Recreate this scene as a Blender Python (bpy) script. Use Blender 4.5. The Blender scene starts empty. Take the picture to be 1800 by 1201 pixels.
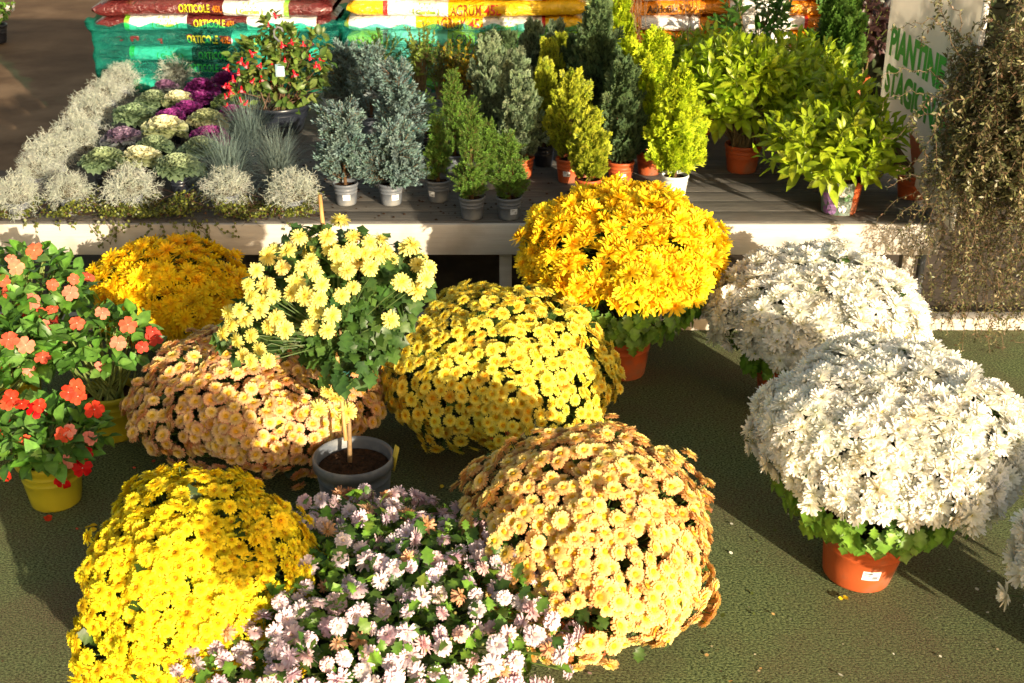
import bpy, math, random
import numpy as np
from mathutils import Matrix, Vector
R=math.radians
rng=np.random.default_rng(7)
sc=bpy.context.scene
col=sc.collection

# ------------------------------------------------------------ camera, sky, sun
PITCH=24.6; CAMH=2.1; FPX=2150.0
cd=bpy.data.cameras.new('camera'); cam=bpy.data.objects.new('camera',cd); col.objects.link(cam)
cd.sensor_width=36; cd.lens=FPX/1800*36; cd.clip_start=0.05; cd.clip_end=400
cam.location=(0,0,CAMH); cam.rotation_euler=(R(90-PITCH),0,0)
cd.dof.use_dof=True; cd.dof.focus_distance=3.6; cd.dof.aperture_fstop=8.0
sc.camera=cam
SUN_EL=13.0; TRAVEL=(-0.515,0.857)
w=bpy.data.worlds.new('World'); sc.world=w; w.use_nodes=True
nt=w.node_tree; bg=nt.nodes['Background']; sky=nt.nodes.new('ShaderNodeTexSky'); sky.sky_type='NISHITA'
sky.sun_disc=False; sky.sun_elevation=R(SUN_EL); sky.sun_rotation=math.atan2(-TRAVEL[0],-TRAVEL[1])
sky.air_density=1.0; sky.dust_density=2.0
hz=nt.nodes.new('ShaderNodeMix'); hz.data_type='RGBA'; hz.blend_type='MULTIPLY'; hz.inputs[0].default_value=1; hz.inputs[7].default_value=(1.22,1.0,.74,1)  # warm hazy air
nt.links.new(sky.outputs[0],hz.inputs[6]); nt.links.new(hz.outputs[2],bg.inputs[0]); bg.inputs[1].default_value=0.115
sd=bpy.data.lights.new('sun','SUN'); so=bpy.data.objects.new('sun',sd); col.objects.link(so)
sd.energy=5.0; sd.angle=R(0.6); sd.color=(1.0,0.85,0.62)
tv=Vector((TRAVEL[0]*math.cos(R(SUN_EL)),TRAVEL[1]*math.cos(R(SUN_EL)),-math.sin(R(SUN_EL))))
so.rotation_euler=tv.to_track_quat('-Z','Y').to_euler(); so.location=(3,-4,5)
sc.view_settings.view_transform='Standard'; sc.view_settings.look='None'
sc.view_settings.exposure=0.96; sc.view_settings.gamma=1.0
sc.render.engine='CYCLES'
sc.cycles.use_denoising=True; sc.cycles.max_bounces=8; sc.cycles.transparent_max_bounces=12
sc.cycles.sample_clamp_indirect=6

# ------------------------------------------------------------ photo ray helpers
TH=R(PITCH)
cF=np.array([0,math.cos(TH),-math.sin(TH)]); cU=np.array([0,math.sin(TH),math.cos(TH)]); cC=np.array([0,0,CAMH])
def ray(px,py): return cF+cU*(600.5-py)/FPX+np.array([1,0,0])*(px-900)/FPX
def atz(px,py,z): d=ray(px,py); return cC+d*(z-CAMH)/d[2]
def atY(px,py,Y): d=ray(px,py); return cC+d*Y/d[1]
def atX(px,py,X): d=ray(px,py); return cC+d*X/d[0]
def proj(P):
    P=np.asarray(P,float)-cC; z=P@cF
    return np.stack([900+FPX*P[...,0]/z,600.5-FPX*(P@cU)/z],-1),z

# ------------------------------------------------------------ mesh helpers
def make_mesh(name,V,Q=None,T=None,Cc=None,smooth=False):
    V=np.ascontiguousarray(V,np.float32); nv=len(V)
    Q=np.zeros((0,4),np.int32) if Q is None else np.asarray(Q,np.int32).reshape(-1,4)
    T=np.zeros((0,3),np.int32) if T is None else np.asarray(T,np.int32).reshape(-1,3)
    me=bpy.data.meshes.new(name); me.vertices.add(nv); me.vertices.foreach_set('co',V.ravel())
    nl=len(Q)*4+len(T)*3; me.loops.add(nl)
    me.loops.foreach_set('vertex_index',np.concatenate([Q.ravel(),T.ravel()]).astype(np.int32))
    me.polygons.add(len(Q)+len(T))
    st=np.concatenate([np.arange(len(Q))*4,len(Q)*4+np.arange(len(T))*3]).astype(np.int32)
    me.polygons.foreach_set('loop_start',st)
    if smooth: me.polygons.foreach_set('use_smooth',np.ones(len(st),bool))
    if Cc is not None:
        a=me.color_attributes.new('Col','FLOAT_COLOR','POINT')
        c4=np.ones((nv,4),np.float32); c4[:,:3]=Cc; a.data.foreach_set('color',c4.ravel())
    me.update(); me.validate()
    return me
class G:   # growing set of pieces, becomes ONE mesh
    def __init__(s): s.V=[];s.Q=[];s.T=[];s.C=[];s.n=0
    def add(s,V,Q=None,T=None,C=(1,1,1)):
        V=np.asarray(V,float); n=len(V); s.V.append(V)
        if Q is not None and len(Q): s.Q.append(np.asarray(Q)+s.n)
        if T is not None and len(T): s.T.append(np.asarray(T)+s.n)
        C=np.asarray(C,float); s.C.append(np.broadcast_to(C,(n,3)) if C.ndim==1 else C); s.n+=n
    def inst(s,tpl,M,P,tint=None):   # tpl=(V,Q,T,C); M (n,3,3), P (n,3)
        V,Q,T,C=tpl; n=len(P)
        if n==0: return
        W=np.einsum('nij,vj->nvi',M,V)+P[:,None]; nv=len(V)
        off=(np.arange(n)*nv)[:,None,None]
        CC=np.broadcast_to(C,(n,nv,3)) if tint is None else C[None]*tint[:,None]
        s.add(W.reshape(-1,3),(Q[None]+off).reshape(-1,4) if len(Q) else None,(T[None]+off).reshape(-1,3) if len(T) else None,CC.reshape(-1,3))
    def arr(s):
        return (np.concatenate(s.V),np.concatenate(s.Q) if s.Q else np.zeros((0,4),int),np.concatenate(s.T) if s.T else np.zeros((0,3),int),np.concatenate(s.C))
    def mesh(s,name,smooth=False): a=s.arr(); return make_mesh(name,a[0],a[1],a[2],a[3],smooth)
def link(name,me,m,parent=None,loc=None,smooth=None):
    o=bpy.data.objects.new(name,me); col.objects.link(o)
    if m is not None and len(me.materials)==0: me.materials.append(m)
    if parent: o.parent=parent
    if loc is not None: o.location=loc
    return o
def thing(name,label,cat,loc=(0,0,0),group=None,rot=None):
    o=bpy.data.objects.new(name,None); col.objects.link(o); o.location=loc; o.empty_display_size=.05
    o['label']=label; o['category']=cat
    if group: o['group']=group
    if rot: o.rotation_euler=rot
    return o
def norm(a): return a/np.maximum(np.linalg.norm(a,axis=-1,keepdims=True),1e-9)
def frames(N,spin=None,scale=1.0,up=None):
    """matrices with local Z along N; local X towards 'up' projected or a random spin"""
    N=norm(np.asarray(N,float)); n=len(N)
    if up is None:
        a=rng.normal(size=(n,3))
    else: a=np.broadcast_to(np.asarray(up,float),(n,3))
    X=norm(a-N*(a*N).sum(-1,keepdims=True)+1e-6); Y=np.cross(N,X)
    M=np.stack([X,Y,N],-1)
    return M*np.broadcast_to(np.asarray(scale,float),(n,))[:,None,None]
def tube(pts,r,k=5,c=(1,1,1),g=None,cap=True):
    pts=np.asarray(pts,float); n=len(pts); rr=np.broadcast_to(np.asarray(r,float),(n,))
    t=np.gradient(pts,axis=0); t=norm(t); a=np.array([.31,.2,.93]) if abs(t[0][2])<.9 else np.array([1,.1,.1])
    X=norm(np.cross(t,a)); Y=np.cross(t,X)
    an=np.arange(k)*2*np.pi/k
    V=(pts[:,None]+rr[:,None,None]*(np.cos(an)[None,:,None]*X[:,None]+np.sin(an)[None,:,None]*Y[:,None])).reshape(-1,3)
    Q=[(i*k+j,i*k+(j+1)%k,(i+1)*k+(j+1)%k,(i+1)*k+j) for i in range(n-1) for j in range(k)]
    T=[]
    if cap:
        for j in range(1,k-1): T.append(((n-1)*k,(n-1)*k+j,(n-1)*k+j+1)); T.append((0,j+1,j))
    if g is not None: g.add(V,Q,T,c)
    return V,np.array(Q),np.array(T)
def boxg(g,lo,hi,c=(1,1,1)):
    x0,y0,z0=lo;x1,y1,z1=hi
    V=[(x0,y0,z0),(x1,y0,z0),(x1,y1,z0),(x0,y1,z0),(x0,y0,z1),(x1,y0,z1),(x1,y1,z1),(x0,y1,z1)]
    g.add(V,[(0,3,2,1),(4,5,6,7),(0,1,5,4),(1,2,6,5),(2,3,7,6),(3,0,4,7)],None,c)
def lathe(prof,k=32,c=(1,1,1),g=None,ctr=(0,0,0)):
    g=g or G(); an=np.arange(k)*2*np.pi/k; P=np.array(prof,float)
    V=np.stack([P[:,None,0]*np.cos(an),P[:,None,0]*np.sin(an),np.broadcast_to(P[:,None,1],(len(P),k))],-1).reshape(-1,3)+np.array(ctr)
    Q=[(i*k+j,i*k+(j+1)%k,(i+1)*k+(j+1)%k,(i+1)*k+j) for i in range(len(P)-1) for j in range(k)]
    g.add(V,Q,None,c); return g
def bevel(o,wd=.004,seg=2):
    m=o.modifiers.new('bevel','BEVEL'); m.width=wd; m.segments=seg; m.limit_method='ANGLE'

# ------------------------------------------------------------ materials
def mat(name): 
    m=bpy.data.materials.new(name); m.use_nodes=True; t=m.node_tree; t.nodes.clear()
    out=t.nodes.new('ShaderNodeOutputMaterial'); return m,t,out
def N(t,k,**kw):
    n=t.nodes.new(k)
    for a,v in kw.items(): setattr(n,a,v)
    return n
def inp(n,k,v): n.inputs[k].default_value=v
def veg(name,trans=.3,rough=.5,spec=.35,var=.18,scale=60,transcol=1.0):
    """plant surface: vertex colour x object colour x fine natural variation, some light passes through"""
    m,t,out=mat(name)
    a=N(t,'ShaderNodeVertexColor',layer_name='Col'); oi=N(t,'ShaderNodeObjectInfo'); gm=N(t,'ShaderNodeNewGeometry')
    mx=N(t,'ShaderNodeMix',data_type='RGBA',blend_type='MULTIPLY'); inp(mx,0,1)
    t.links.new(a.outputs[0],mx.inputs[6]); t.links.new(oi.outputs['Color'],mx.inputs[7])
    nz=N(t,'ShaderNodeTexNoise'); inp(nz,'Scale',scale); inp(nz,'Detail',2)
    t.links.new(gm.outputs['Position'],nz.inputs['Vector'])
    mr=N(t,'ShaderNodeMapRange'); inp(mr,1,.3); inp(mr,2,.7); inp(mr,3,1-var); inp(mr,4,1+var)
    t.links.new(nz.outputs[0],mr.inputs[0])
    mx2=N(t,'ShaderNodeVectorMath',operation='SCALE'); t.links.new(mx.outputs[2],mx2.inputs[0]); t.links.new(mr.outputs[0],mx2.inputs['Scale'])
    p=N(t,'ShaderNodeBsdfPrincipled'); inp(p,'Roughness',rough); inp(p,'Specular IOR Level',spec)
    t.links.new(mx2.outputs[0],p.inputs['Base Color'])
    tr=N(t,'ShaderNodeBsdfTranslucent'); t.links.new(mx2.outputs[0],tr.inputs[0])
    ms=N(t,'ShaderNodeMixShader'); inp(ms,0,trans); t.links.new(p.outputs[0],ms.inputs[1]); t.links.new(tr.outputs[0],ms.inputs[2])
    t.links.new(ms.outputs[0],out.inputs[0]); return m
def surf(name,c1,c2=None,scale=8,rough=.6,spec=.4,bump=0,bscale=60,detail=5,coord='Object',stretch=None,coat=0,c3=None,s3=2):
    m,t,out=mat(name); c2=c2 or c1
    tc=N(t,'ShaderNodeTexCoord'); mp=N(t,'ShaderNodeMapping')
    if stretch: inp(mp,'Scale',stretch)
    t.links.new(tc.outputs[coord],mp.inputs[0])
    nz=N(t,'ShaderNodeTexNoise'); inp(nz,'Scale',scale); inp(nz,'Detail',detail); inp(nz,'Roughness',.6); t.links.new(mp.outputs[0],nz.inputs[0])
    cr=N(t,'ShaderNodeValToRGB'); e=cr.color_ramp.elements; e[0].position=.32; e[1].position=.68; e[0].color=(*c1,1); e[1].color=(*c2,1)
    t.links.new(nz.outputs[0],cr.inputs[0]); colr=cr.outputs[0]
    if c3:
        n3=N(t,'ShaderNodeTexNoise'); inp(n3,'Scale',s3); inp(n3,'Detail',6); t.links.new(tc.outputs[coord],n3.inputs[0])
        r3=N(t,'ShaderNodeMapRange'); inp(r3,1,.52); inp(r3,2,.66); t.links.new(n3.outputs[0],r3.inputs[0])
        m3=N(t,'ShaderNodeMix',data_type='RGBA'); t.links.new(r3.outputs[0],m3.inputs[0]); t.links.new(colr,m3.inputs[6]); inp(m3,7,(*c3,1)); colr=m3.outputs[2]
    p=N(t,'ShaderNodeBsdfPrincipled'); inp(p,'Roughness',rough); inp(p,'Specular IOR Level',spec); inp(p,'Coat Weight',coat)
    t.links.new(colr,p.inputs['Base Color'])
    if bump:
        nb=N(t,'ShaderNodeTexNoise'); inp(nb,'Scale',bscale); inp(nb,'Detail',6); t.links.new(mp.outputs[0],nb.inputs[0])
        bp=N(t,'ShaderNodeBump'); inp(bp,'Strength',bump); inp(bp,'Distance',.01); t.links.new(nb.outputs[0],bp.inputs['Height']); t.links.new(bp.outputs[0],p.inputs['Normal'])
    t.links.new(p.outputs[0],out.inputs[0]); return m

M_PETAL=veg('petal',.28,.55,.2,.10,70)
M_LEAF=veg('leaf',.28,.42,.45,.25,45)
M_NEEDLE=veg('needle',.15,.5,.3,.22,60)
M_STEM=veg('stem',.05,.6,.3,.2,80)
M_TERRA=surf('terracotta_plastic',(.42,.082,.022),(.50,.105,.03),6,.5,.35,.05,120,c3=(.27,.115,.065),s3=9)
M_GREYPOT=surf('grey_plastic',(.10,.115,.14),(.14,.155,.18),7,.45,.4,.04,90,c3=(.26,.26,.25),s3=9)
M_WHITEPOT=surf('white_plastic',(.62,.66,.66),(.7,.73,.72),7,.4,.4,.03,90)
M_BLACKPOT=surf('black_plastic',(.012,.015,.024),(.02,.024,.035),7,.3,.5,.04,90)
M_GREENPOT=surf('lime_plastic',(.33,.32,.015),(.40,.37,.02),5,.45,.4,.03,90)
M_TEAL=surf('teal_plastic',(.02,.09,.08),(.03,.12,.10),7,.4,.4)
M_SOIL=surf('potting_soil',(.018,.010,.006),(.075,.038,.020),55,.95,.1,1.0,130)
M_STICK=surf('cane',(.45,.24,.08),(.58,.34,.13),30,.55,.3,.1,60,stretch=(1,1,.15))
M_PAPER=surf('label_paper',(.72,.74,.76),(.78,.79,.8),9,.5,.3)
M_INK=surf('printed_ink',(.08,.09,.12),(.10,.11,.14),9,.5,.3)
M_YTAG=surf('yellow_tag',(.62,.5,.05),(.7,.55,.08),9,.4,.3)

# ------------------------------------------------------------ templates
def ringflower(rings,disc=None,seed=0,st=3):
    r=np.random.default_rng(seed); g=G()
    for (n,r0,L,w,e0,curl,cb,ct,jit) in rings:
        ph=r.uniform(0,6.28)
        for k in range(n):
            az=ph+2*np.pi*k/n+r.normal()*jit*.5; e=R(e0)+r.normal()*jit*.5; ll=L*(1+r.normal()*jit*.4)
            x=r0;z=0.0;V=[];C=[]
            for i in range(st):
                t=i/(st-1); hw=w*[.45,1,.62][i] if st==3 else w*[.4,.95,1,.55][i]
                V+=[(x,-hw/2,z+.12*hw),(x,hw/2,z+.12*hw)]
                cc=np.array(cb)*(1-t)+np.array(ct)*t; C+=[cc,cc]
                ee=e+R(curl)*t; x+=ll/(st-1)*math.cos(ee); z+=ll/(st-1)*math.sin(ee)
            V=np.array(V); tw=r.normal()*jit
            c,s=math.cos(az),math.sin(az)
            V=np.stack([V[:,0]*c-V[:,1]*s,V[:,0]*s+V[:,1]*c,V[:,2]+V[:,1]*tw],-1)
            g.add(V,[(2*i,2*i+2,2*i+3,2*i+1) for i in range(st-1)],None,np.array(C))
    if disc:
        rr,hh,c1,c2=disc; k=8
        an=np.arange(k)*2*np.pi/k
        V=[(rr*math.cos(a),rr*math.sin(a),hh*.2) for a in an]+[(rr*.6*math.cos(a),rr*.6*math.sin(a),hh) for a in an]+[(0,0,hh*.85)]
        Q=[(j,(j+1)%k,k+(j+1)%k,k+j) for j in range(k)]; T=[(k+j,k+(j+1)%k,2*k) for j in range(k)]
        g.add(V,Q,T,np.array([c1]*k+[c2]*k+[c2]))
    return g.arr()
def leaf_tpl(widths,L=1.0,fold=.25,droop=-.3,mid=(1.25,1.25,1.1),edge=(1,1,1),wave=0,seed=0,x0=0.0):
    """leaf along +X, upper face +Z; unit length; half widths list"""
    r=np.random.default_rng(seed); n=len(widths); V=[];C=[]
    for i,wd in enumerate(widths):
        t=i/(n-1); x=x0+L*t; z=droop*t*t*L
        zz=fold*wd+wave*r.normal()*wd; z2=fold*wd+wave*r.normal()*wd
        V+=[(x,-wd,z+zz),(x,0,z),(x,wd,z+z2)]; C+=[edge,mid,edge]
    Q=[]
    for i in range(n-1):
        a=3*i; Q+=[(a,a+3,a+4,a+1),(a+1,a+4,a+5,a+2)]
    return (np.array(V),np.array(Q),np.zeros((0,3),int),np.array(C,float))
MUMLEAF=[leaf_tpl([.04,.05,.30,.22,.42,.24,.34,.14,.02],1,.2+.1*i,-.35,wave=.15,seed=i) for i in range(3)]
OVATE=[leaf_tpl([.02,.20,.30,.28,.17,.01],1,.3,-.25,wave=.08,seed=i) for i in range(3)]
LANCE=[leaf_tpl([.015,.03,.13,.19,.18,.11,.005],1,.35,d,mid=(1.3,1.25,1.0),wave=.12,seed=i) for i,d in enumerate((-.2,-.45,-.05))]
TINY=leaf_tpl([.05,.3,.3,.03],1,.2,-.1)

def scatter_dome(R_,zw,Hu,Hl,amax,d,p=1.0,lump=.05,seed=0,tries=9,ry=None):
    """poisson-ish points on a dome shell: positions, normals, polar angle"""
    r=np.random.default_rng(seed); area=2*np.pi*R_*(Hu*.5+R_*.5+Hl*.3); M=int(area/(d*d)*tries)
    a_s=np.radians(np.linspace(0,amax,200)); rad=R_*np.sin(a_s)**p; z_s=np.where(a_s<np.pi/2,zw+Hu*np.cos(a_s),zw+Hl*np.cos(a_s))
    ds=np.hypot(np.diff(rad),np.diff(z_s)); wgt=np.concatenate([[0],np.cumsum(ds*(rad[1:]+rad[:-1])/2)]); wgt/=wgt[-1]
    a=np.interp(r.uniform(size=M),wgt,a_s); b=r.uniform(0,2*np.pi,M)
    k=r.uniform(0,6.28,6)
    lum=1+lump*(np.sin(3*b+k[0]+2*a)+.7*np.sin(5*b+k[1]-3*a)+.6*np.sin(7*a+k[2]+2*b)+.5*np.sin(9*b+k[3]))*np.sin(np.minimum(a,np.pi/2))
    rr=R_*np.sin(a)**p*lum; zz=np.where(a<np.pi/2,zw+Hu*np.cos(a)*lum,zw+Hl*np.cos(a))
    P=np.stack([rr*np.cos(b),rr*np.sin(b)*(1 if ry is None else ry/R_),zz],-1)
    H=np.where(a<np.pi/2,Hu,Hl); Nn=norm(np.stack([np.sin(a)/R_*np.cos(b),np.sin(a)/R_*np.sin(b),np.cos(a)/H],-1))
    keep=np.zeros((M,3)); idx=[]; n=0
    for i in range(M):
        if n and (((keep[:n]-P[i])**2).sum(1)).min()<d*d: continue
        keep[n]=P[i]; n+=1; idx.append(i)
    return P[idx],Nn[idx],a[idx]

def pot_profile(r,h,rim=.012,taper=.74,liph=None):
    liph=liph or h*.14
    rb=r*taper; rn=r-rim*.75
    t=lambda z: rb+(rn-rb)*z/(h-liph)
    return [(0,.001),(rb*.96,.001),(rb,.006),(t(h*.3),h*.3),(t(h*.55),h*.55),(t(h*.56)+.0012,h*.56),(t(h*.585)+.0012,h*.585),(t(h*.595),h*.595),(t(h*.70),h*.70),(t(h*.71)+.0012,h*.71),(t(h*.735)+.0012,h*.735),(t(h*.745),h*.745),(rn,h-liph),(r,h-liph+.003),(r,h-.003),(r-.003,h),(r-rim*.6,h),(r-rim,h-.01),(r-rim*1.6,h*.55)]
def pot(parent,r,h,m,soil=True,name='pot',z0=0,rim=.010,off=(0,0),k=40,taper=.74,rimmat=None):
    g=lathe(pot_profile(r,h,rim,taper),k); me=g.mesh('pot',True); o=link(name,me,m,parent,(off[0],off[1],z0))
    if rimmat:
        g2=lathe([(r-.004,h-.006),(r+.0025,h-.006),(r+.003,h+.004),(r-.006,h+.004),(r-.006,h-.004)],k); link('rim',g2.mesh('pot_rim',True),rimmat,o)
    if soil:
        rs=r-rim*1.35; n=10; g3=G(); r_=np.random.default_rng(int(r*1e4)); V=[(0,0,h*.86)];k2=24
        for i in range(1,n+1):
            for j in range(k2):
                q=rs*i/n; a=2*np.pi*j/k2; V.append((q*math.cos(a),q*math.sin(a),h*.86+(r_.normal()*.004*(r/.12) if i<n else -.004)))
        T=[(0,1+j,1+(j+1)%k2) for j in range(k2)]; Q=[(1+(i-1)*k2+j,1+i*k2+j,1+i*k2+(j+1)%k2,1+(i-1)*k2+(j+1)%k2) for i in range(1,n) for j in range(k2)]
        g3.add(V,Q,T); link('soil',g3.mesh('soil',True),M_SOIL,o)
    return o
def sticker(potobj,r,h,az,wd=.05,ht=.03,zf=.45,taper=.74,m=None):
    """small printed label on the pot wall"""
    g=G(); g2=G(); n=6; zc=h*zf
    def at(a,z,o): 
        rr=(r*taper+(r*.93-r*taper)*z/(h*.86))+o
        return (rr*math.cos(a),rr*math.sin(a),z)
    da=wd/r
    def patch(gg,a0,a1,z0,z1,o):
        V=[];
        for i in range(n+1):
            a=a0+(a1-a0)*i/n; V+=[at(a,z0,o),at(a,z1,o)]
        gg.add(V,[(2*i,2*i+2,2*i+3,2*i+1) for i in range(n)])
    patch(g,az-da/2,az+da/2,zc-ht/2,zc+ht/2,.0015)
    lb=link('label',g.mesh('label'),m or M_PAPER,potobj)
    patch(g2,az-da*.40,az+da*.05,zc+ht*.22,zc+ht*.32,.0022); patch(g2,az-da*.40,az-da*.1,zc+ht*.02,zc+ht*.08,.0022)
    for q in range(7): patch(g2,az+da*(.08+.045*q),az+da*(.10+.045*q),zc-ht*.35,zc-ht*.02,.0022)
    link('printing',g2.mesh('printing'),M_INK,lb)

# ------------------------------------------------------------ setting
def sheet(name,x0,x1,y0,y1,z,m,nx=2,ny=2):
    xs=np.linspace(x0,x1,nx); ys=np.linspace(y0,y1,ny); X,Y=np.meshgrid(xs,ys)
    V=np.stack([X.ravel(),Y.ravel(),np.full(X.size,z)],-1)
    Q=[(j*nx+i,j*nx+i+1,(j+1)*nx+i+1,(j+1)*nx+i) for j in range(ny-1) for i in range(nx-1)]
    o=link(name,make_mesh(name,V,Q),m); o['kind']='structure'; return o
BF=4.764; BZ=.459     # bench front, bench top height
M_EARTH=surf('packed_earth',(.10,.058,.030),(.19,.115,.062),1.6,.9,.2,.35,25,detail=9,c3=(.24,.155,.09),s3=.8)
sheet('ground',-90,90,-40,160,-.012,M_EARTH)
# ribbed artificial-grass carpet
def carpet_mat():
    m,t,out=mat('green_carpet'); tc=N(t,'ShaderNodeTexCoord')
    p=N(t,'ShaderNodeBsdfPrincipled'); inp(p,'Roughness',.85); inp(p,'Specular IOR Level',.2)
    mp=N(t,'ShaderNodeMapping'); inp(mp,'Scale',(125,190,1)); t.links.new(tc.outputs['Object'],mp.inputs[0])
    n1=N(t,'ShaderNodeTexNoise'); inp(n1,'Scale',1.0); inp(n1,'Detail',4); inp(n1,'Roughness',.75); t.links.new(mp.outputs[0],n1.inputs[0])
    r1=N(t,'ShaderNodeValToRGB'); e=r1.color_ramp.elements; e[0].position=.41; e[1].position=.60; e[0].color=(.020,.040,.014,1); e[1].color=(.29,.37,.155,1)
    t.links.new(n1.outputs[0],r1.inputs[0])
    n2=N(t,'ShaderNodeTexNoise'); inp(n2,'Scale',1.3); inp(n2,'Detail',8); inp(n2,'Roughness',.7); t.links.new(tc.outputs['Object'],n2.inputs[0])
    r2=N(t,'ShaderNodeMapRange'); inp(r2,1,.43); inp(r2,2,.68); inp(r2,4,.70); t.links.new(n2.outputs[0],r2.inputs[0])
    n4=N(t,'ShaderNodeTexNoise'); inp(n4,'Scale',260); inp(n4,'Detail',1); t.links.new(tc.outputs['Object'],n4.inputs[0])
    r4=N(t,'ShaderNodeValToRGB'); e=r4.color_ramp.elements; e[0].position=.43; e[1].position=.57; e[0].color=(.045,.03,.018,1); e[1].color=(.31,.20,.13,1); t.links.new(n4.outputs[0],r4.inputs[0])
    mx=N(t,'ShaderNodeMix',data_type='RGBA'); t.links.new(r2.outputs[0],mx.inputs[0]); t.links.new(r1.outputs[0],mx.inputs[6]); t.links.new(r4.outputs[0],mx.inputs[7])
    t.links.new(mx.outputs[2],p.inputs['Base Color'])
    w1=N(t,'ShaderNodeTexWave',wave_type='BANDS',bands_direction='Y'); inp(w1,'Scale',26); inp(w1,'Distortion',6); inp(w1,'Detail',2); inp(w1,'Detail Scale',5); t.links.new(tc.outputs['Object'],w1.inputs[0])
    ad=N(t,'ShaderNodeMath',operation='MULTIPLY_ADD'); inp(ad,1,.10); t.links.new(w1.outputs['Fac'],ad.inputs[0]); t.links.new(n1.outputs[0],ad.inputs[2])
    b=N(t,'ShaderNodeBump'); inp(b,'Strength',.9); inp(b,'Distance',.016); t.links.new(ad.outputs[0],b.inputs['Height']); t.links.new(b.outputs[0],p.inputs['Normal'])
    t.links.new(p.outputs[0],out.inputs[0]); return m
sheet('carpet',-12,12,-3,4.70,0.0,carpet_mat())
# low pale kerb that ends the carpet under the bench
g=G(); boxg(g,(-6,4.705,-.01),(6,4.785,.05)); M_BOARD=surf('painted_board',(.50,.455,.40),(.60,.56,.50),7,.6,.35,.25,40,stretch=(.25,1,5),c3=(.42,.37,.31),s3=4)
o=link('kerb',g.mesh('kerb'),M_BOARD); o['kind']='structure'; bevel(o,.006)
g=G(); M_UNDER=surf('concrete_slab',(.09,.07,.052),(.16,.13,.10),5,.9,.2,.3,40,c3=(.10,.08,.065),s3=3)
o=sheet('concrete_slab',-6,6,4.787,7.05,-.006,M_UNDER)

# bench
BXL,BXR,BYB=-2.27,1.735,7.05
be=thing('display_bench','long low timber plant bench with a dark weathered top and cream painted front board','bench',(0,BF,0))
M_TOP=surf('weathered_planks',(.065,.060,.053),(.17,.16,.145),14,.8,.3,.6,60,stretch=(.5,11,1),detail=9,c3=(.12,.105,.09),s3=3.5)
for i in range(17):
    y0=i*.135+.005; g=G(); boxg(g,(BXL,y0,BZ-.03),(BXR,y0+.1338,BZ-(0.0 if i%2 else .0005))); o=link('top_plank',g.mesh('top_plank'),M_TOP,be); bevel(o,.003)
g=G(); boxg(g,(BXL,-.024,BZ-.137),(BXR,.0,BZ-.004)); o=link('front_board',g.mesh('front_board'),M_BOARD,be); bevel(o,.004)
g=G(); boxg(g,(BXL-.024,-.024,BZ-.137),(BXL-.001,2.30,BZ-.012)); o=link('end_board',g.mesh('end_board'),M_BOARD,be)
g=G(); boxg(g,(BXR+.001,-.024,BZ-.137),(BXR+.024,2.30,BZ-.004)); o=link('end_board',g.mesh('end_board'),M_BOARD,be)
for x in (-2.3,-.027,1.66):
    for y in (.03,1.15,2.2):
        g=G(); boxg(g,(x-.026,y,-.008),(x+.026,y+.05,BZ-.031)); o=link('leg',g.mesh('leg'),M_BOARD,be); bevel(o,.003)
#@@PLANTS@@
# ------------------------------------------------------------ chrysanthemums
def vary(r,n,s=.06,h=.03):
    return np.clip(1+r.normal(size=(n,1))*s+r.normal(size=(n,3))*h,.55,1.3)
Yd=(.80,.50,.02)
F_GOLD=[ringflower([(17,.10,.98,.27,4,6,(.84,.57,.01),(.88,.68,.03),.32),(15,.08,.84,.25,28,10,(.84,.57,.01),(.88,.69,.03),.32),(12,.06,.62,.21,54,8,(.86,.47,.004),(.92,.62,.01),.3)],(.17,.16,(.75,.33,.01),(.80,.40,.01)),s) for s in range(4)]
F_YREAR=[ringflower([(16,.10,.98,.26,4,2,(.86,.52,.006),(.90,.66,.012),.22),(13,.08,.80,.25,28,8,(.86,.52,.006),(.90,.66,.012),.22),(9,.06,.5,.2,55,5,(.82,.45,.004),(.88,.6,.01),.2)],(.17,.14,(.72,.38,.01),(.74,.42,.01)),s+9) for s in range(4)]
F_WHITE=[ringflower([(18,.10,1.0,.29,0,14,(.88,.86,.72),(.92,.91,.86),.24),(16,.08,.90,.27,26,16,(.88,.86,.74),(.93,.92,.87),.26),(14,.06,.70,.22,50,12,(.87,.84,.66),(.93,.92,.84),.26)],(.15,.12,(.72,.62,.16),(.74,.66,.2)),s+20) for s in range(5)]
F_BUTTON=[ringflower([(18,.30,.66,.30,-4,-18,(.82,.66,.05),(.86,.76,.13),.14),(15,.26,.54,.28,22,-8,(.83,.69,.06),(.87,.78,.16),.14),(11,.22,.32,.22,48,0,(.88,.62,.03),(.90,.70,.06),.12)],(.27,.13,(.72,.40,.015),(.66,.34,.01)),s+40) for s in range(4)]
F_PEACH=[ringflower([(20,.30,.70,.30,-12,-26,(.80,.46,.20),(.70,.36,.22),.14),(18,.28,.64,.30,10,-12,(.86,.60,.24),(.87,.62,.36),.14),(15,.24,.46,.26,36,0,(.86,.55,.10),(.88,.66,.28),.12)],(.29,.15,(.80,.48,.03),(.78,.44,.02)),s+60) for s in range(4)]
F_APRI=[ringflower([(20,.30,.70,.30,-14,-30,(.80,.50,.17),(.72,.38,.15),.14),(18,.28,.64,.30,10,-16,(.85,.62,.21),(.86,.62,.28),.14),(16,.24,.48,.26,36,-4,(.84,.62,.11),(.88,.72,.29),.12)],(.30,.20,(.84,.50,.03),(.82,.46,.02)),s+80) for s in range(4)]
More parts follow.
